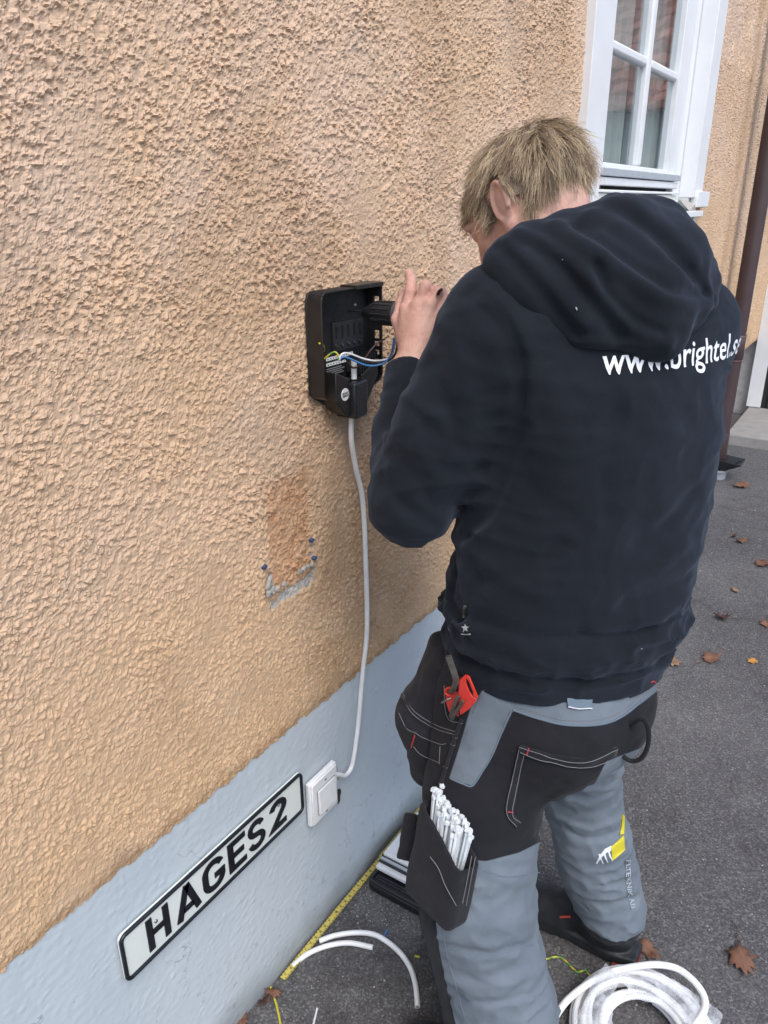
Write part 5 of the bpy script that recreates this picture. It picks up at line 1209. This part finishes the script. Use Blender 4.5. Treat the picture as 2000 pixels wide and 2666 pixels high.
# ---------------- shoes
def shoe_sdf(P, o):
    L = P-np.asarray(o, np.float32); x, y, z = L[:, 0], L[:, 1], L[:, 2]
    d = ell(L, (0, .02, .060), (.046, .075, .052)); d = smin(d, ell(L, (-.002, .175, .040), (.052, .100, .040)), .035); d = smin(d, rcone(L, (0, .03, .09), (0, .02, .15), .046, .044), .03)
    d = smin(d, rcone(L, (0, .06, .10), (-.002, .17, .062), .040, .034), .03)
    w = np.interp(y, [-.06, .0, .1, .18, .25, .28], [.030, .043, .040, .052, .044, .020]); sole = np.maximum(np.abs(x)-w, np.maximum(np.abs(z-.015)-.016, np.maximum(-.068-y, y-.275)))
    d = smin(d, smax(sole-.002, -z+.003, .004), .006); return smax(d, .002-z, .003)-.0008*perlin(L*60)
t = NT('shoe_leather'); sx_ = t.n('ShaderNodeSeparateXYZ'); t.l(t.tc, sx_.inputs[0]); c = t.ramp(t.noise(30, 4), [(.3, (.010, .011, .013)), (.7, (.026, .028, .032))]); t.set(Base_Color=c, Roughness=.6); t.bump(t.noise(300, 3), .4, .0015); LEA = t.m
REDS = simple('red_sole', (.20, .03, .02), .6)
for (o_, lab) in (((1.462, -.655, .0), 'black work shoe'), ((.985, -.615, .0), 'black work shoe')):
    f_ = lambda P, o_=o_: shoe_sdf(P, o_); V, Q = surf(f_, uni((o_[0]-.08, o_[1]-.09, -.004), (o_[0]+.08, o_[1]+.30, .215), .0042)); sh = obj_np('shoe', relax(V, Q, 1, .4), Q, LEA, person)
    MB().tube([(o_[0]+.047*math.cos(a), o_[1]-.018+.052*math.sin(a), .009) for a in np.linspace(math.pi*1.0, math.pi*2.0, 14)], .005, 6).build('red_sole_edge', REDS, sh, smooth=True)
    for k in range(4):
        yy = .10+.028*k; zz_ = .128-.018*k; MB().tube([(o_[0]-.034, o_[1]+yy, zz_-.022), (o_[0]-.012, o_[1]+yy+.004, zz_), (o_[0]+.012, o_[1]+yy+.004, zz_), (o_[0]+.034, o_[1]+yy, zz_-.022)], .0026, 6).build('lace', BLACK_PL2, sh, smooth=True)
    MB().box((o_[0]-.020, o_[1]+.085, .130), (o_[0]+.014, o_[1]+.105, .142)).build('lace_buckle', BLACK_PL2, sh, bevel=.002)
    for s_ in (-1, 1): MB().tube([(o_[0]+s_*.043, o_[1]+.098, .090), (o_[0]+s_*.044, o_[1]+.112, .082), (o_[0]+s_*.046, o_[1]+.122, .076)], .0030, 6).build('red_accent', simple('red_accent', (.42, .06, .04), .6), sh, smooth=True)
    MB().tube([(o_[0]+.0, o_[1]-.052, .135), (o_[0]+.002, o_[1]-.064, .120), (o_[0]+.002, o_[1]-.060, .100)], .006, 8).build('heel_tab', BLKC, sh, smooth=True)

# ---------------- hair
rs = np.random.RandomState(77)
def loc(P): q = P-HEAD; return q@HF_, q@HLn, q@HU
def scalp(P):
    f_, l_, u_ = loc(P); al = np.abs(l_)
    top = u_ > .030-.10*np.clip(f_-.02, 0, .1)*0
    side = (u_ > np.interp(f_, [-.12, -.06, -.035, -.02, .0, .02, .035, .06], [-.080, -.080, -.066, .018, .026, -.022, -.010, .040])) & (f_ < .062)
    fr = (f_ < .088) & (u_ > .052); ear = (np.abs(f_+.010) < .022) & (np.abs(u_+.006) < .034) & (al > .070)
    return (side | fr) & ~ear & (f_ < .092)
def headonly(P): return ell(P, hp(-.012, 0, .025), (.098, .077, .092), HR) if False else smin(ell(P, hp(-.012, 0, .025), (.098, .077, .092), HR), chain(P, [NB, HEAD*.62+NB*.38, hp(-.03, 0, -.055)], [.064, .060, .056], .02), .03)
D_ = rs.normal(size=(7000, 3)); D_ /= np.linalg.norm(D_, axis=1, keepdims=True); C0 = hp(-.015, 0, .0); P = (C0+D_*.16).astype(np.float32)
for _ in range(30): P = P-(D_*headsdf(P)[:, None]*.7).astype(np.float32)
P = P[scalp(P)]; NG = 900; gi = rs.choice(len(P), NG, replace=False); G0 = P[gi]; GN = grad(headsdf, G0)
crown = hp(-.105, .0, .035); SEG = 5
f_, l_, u_ = loc(G0); L = .036+.024*rs.rand(NG); L = np.where(u_ < -.03, L*.6, L); L = np.where((f_ < -.04) & (u_ > -.02), L*1.25, L); L = np.where((f_ > .01) & (u_ < .06), L*.62, L)
lift = np.interp(f_, [-.12, -.06, .0, .08], [.60, .28, .14, .10])
kf = np.interp(f_, [-.12, -.085, -.05, .08], [-.9, -.3, .75, .9])[:, None]; p = G0.astype(float).copy()
fl = HF_*kf+np.array([0, 0, -.85])+HLn*np.sign(l_)[:, None]*np.interp(np.abs(l_), [0, .06], [0, .5])[:, None]; fl -= GN*(fl*GN).sum(1, keepdims=True); fl /= np.linalg.norm(fl, axis=1, keepdims=True)+.05
d = GN*lift[:, None]+fl*.8+rs.normal(size=(NG, 3))*.30; d /= np.linalg.norm(d, axis=1, keepdims=True); guides = [p.copy()]
for i in range(SEG):          # grow away from the crown, lifted off the scalp, drooping with gravity
    d = d+np.array([0, 0, -.15])+fl*.12+rs.normal(size=(NG, 3))*.13; d /= np.linalg.norm(d, axis=1, keepdims=True); p = p+d*(L/SEG)[:, None]; h_ = headsdf(p.astype(np.float32)); mn = .0045+.0013*i
    gc = grad(headsdf, p.astype(np.float32)); hx = .006+lift*.006*(i+1)+.010*rs.rand(NG)*(i > 2); p = p-gc*np.maximum(0, h_-hx)[:, None]*.8
    p = p+GN*np.maximum(0, mn-h_)[:, None]; guides.append(p.copy())
guides = np.stack(guides, 1)
f_, l_, u_ = [q.reshape(NG, -1) for q in loc(guides.reshape(-1, 3))]; over = ((f_ > -.032) & (f_ < .010) & (np.abs(u_+.006) < .034) & (np.abs(l_) > .055)).any(1) | ((f_ > .058) & (u_ < .035)).any(1) | ((f_ > .022) & (u_ < -.018)).any(1)
guides = guides[~over]; GN = GN[~over]; NG = len(guides)
S = []; rnd = []
for i in range(NG):
    g_ = guides[i]; sh_ = rs.rand()
    for c_ in range(17):
        off = rs.normal(size=3)*.0046; off -= GN[i]*(off@GN[i])*.8; tt = np.linspace(0, 1, SEG+1)[:, None]; ln = .75+.4*rs.rand()
        path = g_[0]+(g_-g_[0])*ln+off*(1-.62*tt)+rs.normal(size=3)*.0042*tt**2+rs.normal(size=3)*.0020*tt+rs.normal(size=3)*.0012*np.sin(tt*6.3)
        S.append(path); rnd.append(.6*sh_+.4*rs.rand())
S = np.array(S); rnd = np.array(rnd); ns = len(S); tan = np.gradient(S, axis=1); tan /= np.linalg.norm(tan, axis=2, keepdims=True)
a0 = np.cross(tan, rs.normal(size=(ns, 1, 3))); a0 /= np.linalg.norm(a0, axis=2, keepdims=True); b0 = np.cross(tan, a0); rad = np.linspace(1, .28, SEG+1)[None, :, None]*.00050
VV = np.stack([S+(a0*math.cos(t_)+b0*math.sin(t_))*rad for t_ in (0, 2.094, 4.189)], 2).reshape(ns, -1, 3); base = []
for i in range(SEG):
    for k in range(3): base.append((i*3+k, i*3+(k+1) % 3, (i+1)*3+(k+1) % 3, (i+1)*3+k))
QQ = (np.array(base)[None]+(3*(SEG+1))*np.arange(ns)[:, None, None]).reshape(-1, 4)
t = NT('ash_blond_hair'); ra = t.attr('shade'); c = t.ramp(ra, [(.05, (.13, .092, .062)), (.35, (.34, .252, .165)), (.65, (.58, .445, .29)), (.95, (.84, .68, .47))])
t.set(Base_Color=c, Roughness=.42); t.p.inputs['Specular IOR Level'].default_value = .55; HAIR = t.m
ha = obj_np('hair', VV.reshape(-1, 3), QQ, HAIR, person); at_ = ha.data.attributes.new('shade', 'FLOAT', 'POINT'); tipf = np.linspace(-.18, .10, SEG+1)[None, :, None]
at_.data.foreach_set('value', np.clip(rnd[:, None, None]+tipf+np.zeros((ns, SEG+1, 3)), 0, 1).astype(np.float32).ravel()); ha['label'] = 'tousled ash blond hair'
# under-hair on the scalp
def undr(P): return headsdf(P)-.0055-.0025*perlin(P*70)
V, Q = surf(lambda P: near(P, HEAD, .14, undr), uni(HEAD-.17, HEAD+.17, .0042)); ks = scalp(V); Q2 = Q[ks[Q].all(1)]
o = obj_np('under_hair', V, Q2, simple('hair_root', (.24, .180, .125), .75, .35, 160, .8, 260, .004), ha)

# ================================================================ DRILL
dr = thing('power_drill', (1.29, -.2, 1.45), 'black cordless drill held to the open wall box with its bit inside', 'drill')
AX = (1.290, 0, 1.553)
MB().lathe([(-.012, .0006), (-.016, .0028), (-.060, .0028)], AX, 'y', 12).build('drill_bit', STEEL, dr, smooth=True)
t_ = MB().lathe([(-.044, .0045), (-.046, .0075), (-.056, .0125), (-.070, .0195), (-.080, .0215), (-.118, .0222), (-.124, .0222)], AX, 'y', 40); t_.build('chuck', BLACK_PL2, dr, smooth=True)
for k in range(14):
    a = 6.283*k/14; MB().tube([(AX[0]+.0212*math.cos(a), -.074, AX[2]+.0212*math.sin(a)), (AX[0]+.0224*math.cos(a), -.082, AX[2]+.0224*math.sin(a)), (AX[0]+.0228*math.cos(a), -.116, AX[2]+.0228*math.sin(a))], .0014, 5).build('grip_rib', RUBBER, dr, smooth=True)
MB().lathe([(-.124, .0245), (-.126, .0255), (-.134, .0255), (-.136, .024)], AX, 'y', 40).build('clutch_ring', simple('grey_ring', (.10, .11, .12), .4), dr, smooth=True)
MB().lathe([(-.136, .025), (-.150, .028), (-.185, .029), (-.25, .029), (-.285, .026), (-.290, .018)], AX, 'y', 32).build('motor_body', BLACK_PL, dr, smooth=True)
MB().prism([(-.238, 1.535), (-.285, 1.535), (-.300, 1.430), (-.258, 1.430)], 1.274, 1.306, 'yz').build('grip', RUBBER, dr, bevel=.008, seg=3)
MB().box((1.258, -.320, 1.385), (1.322, -.225, 1.428)).build('battery', BLACK_PL, dr, bevel=.006)
MB().box((1.284, -.238, 1.500), (1.296, -.228, 1.522)).build('trigger', simple('red_trigger', (.35, .03, .02), .4), dr, bevel=.002)

# ================================================================ red hex key set in the holster
hk = thing('hex_key_set', tuple(at_x((985, 1540), 1.0)), 'red holder with steel hex keys sticking out of the hip pocket', 'hex keys')
RED = simple('red_plastic', (.62, .035, .022), .36, .1, 40); RED.node_tree.nodes['Principled BSDF'].inputs['Specular IOR Level'].default_value = .5
XK = .992
def zk(a, b, x_): return on(1020+a*.2034, 1650+b*.2034, 0, x_)
def slab(pix, x_, th, name, mat, bev=.0015):
    pts = [np.array(zk(a, b, x_)) for a, b in pix]; nrm = np.array([-.80, -.30, .35]); nrm /= np.linalg.norm(nrm); n = len(pts)
    return MB().add([tuple(p+nrm*th) for p in pts]+[tuple(p-nrm*th) for p in pts], [tuple(range(n)), tuple(range(2*n-1, n-1, -1))]+[(i, i+n, (i+1) % n+n, (i+1) % n) for i in range(n)]).build(name, mat, hk, bevel=bev)
# plate as a frame round its slot
outer = [(865, 590), (950, 520), (1000, 545), (1105, 800), (1090, 860), (1000, 960), (880, 1040), (850, 900)]
inner = [(955, 580), (985, 600), (1040, 740), (1040, 800), (1000, 740), (960, 640)]
m = MB(); nrm = unit((-.80, -.30, .35)); OP = [np.array(zk(a, b, XK)) for a, b in outer]; IP = [np.array(zk(a, b, XK)) for a, b in inner]
slab([(865, 590), (950, 520), (955, 580), (960, 640), (1000, 740), (1040, 800), (1100, 830), (1000, 960), (880, 1040), (850, 850)], XK, .004, 'holder', RED)
slab([(950, 520), (1000, 545), (1105, 800), (1100, 830), (1042, 800), (1040, 740), (985, 600), (956, 578)], XK-.0002, .0038, 'holder', RED)
slab([(690, 700), (740, 690), (860, 760), (870, 900), (860, 1060), (740, 1000), (700, 880)], XK+.012, .005, 'holder', RED)
MB().tube([zk(690+55*math.cos(a)+50, 740+50*math.sin(a), XK+.002) for a in np.linspace(1.4, 5.2, 10)], .0022, 8).build('holder_ring', RED, hk, smooth=True)
def key(pix, r, n=6): MB().tube(spline([zk(a, b, x_) for a, b, x_ in pix], 6), r, n).build('hex_key', DARKSTEEL, hk)
key([(725, 285, .985), (765, 400, .985), (805, 520, .985), (825, 610, .987), (800, 690, .992), (745, 750, 1.0)], .0058)
key([(855, 800, .985), (830, 860, .985), (790, 960, .990), (760, 1060, .998)], .0042); key([(915, 860, .984), (860, 950, .985), (800, 1040, .990), (770, 1100, 1.0)], .0034); key([(640, 885, .985), (700, 850, .987), (760, 830, .993)], .0020)

# ================================================================ cable ties in the thigh pocket
def make_tie():
    L = .155; m = MB(); m.box((-.0021, -.0007, 0), (.0021, .0007, L)); 
    me = m.build('strap', TIE, None).data; bpy.data.objects.remove(bpy.data.objects[me.name])
    h_ = MB(); h_.box((-.0034, -.0030, L), (.0034, .0036, L+.0062)); hm = h_.build('head', TIE, None, bevel=.0006); hme = hm.data; bpy.data.objects.remove(hm)
    return me, hme, L
t = NT('natural_nylon'); t.set(Base_Color=(.72, .76, .78), Roughness=.35); t.p.inputs['Subsurface Weight'].default_value = .2; t.p.inputs['Subsurface Radius'].default_value = (.01, .01, .01); t.p.inputs['Subsurface Scale'].default_value = .2; TIE = t.m
sme, hme, LT = make_tie(); rs = np.random.RandomState(9)
lab = 'white nylon cable tie in the bundle standing in the thigh pocket'
for k in range(80):
    s_ = -.050+.088*rs.rand(); n_ = -.017+.034*rs.rand(); hgt = .112-.46*(s_+.05)+.030*rs.rand()     # head height above pocket centre
    top = PC+PS*(s_+.004*rs.randn())+PN*n_+PU*hgt; foot = PC+PS*(s_*.80+.005)+PN*n_*.7+PU*(hgt-LT*.98)
    d = unit(top-foot); foot = top-d*LT
    r_ = thing('cable_tie', tuple(foot), lab, 'cable tie', 'cable ties in the thigh pocket')
    z_ = Vector(d); x_ = Vector(PS*math.cos(k*2.4)+PN*math.sin(k*2.4)); x_ = (x_-z_*x_.dot(z_)).normalized(); y_ = z_.cross(x_)
    mt = Matrix((x_, y_, z_)).transposed().to_4x4()
    r_.rotation_euler = mt.to_euler()
    for nm, me in (('strap', sme), ('head', hme)):
        c_ = bpy.data.objects.new(nm, me); COL.objects.link(c_); c_.parent = r_
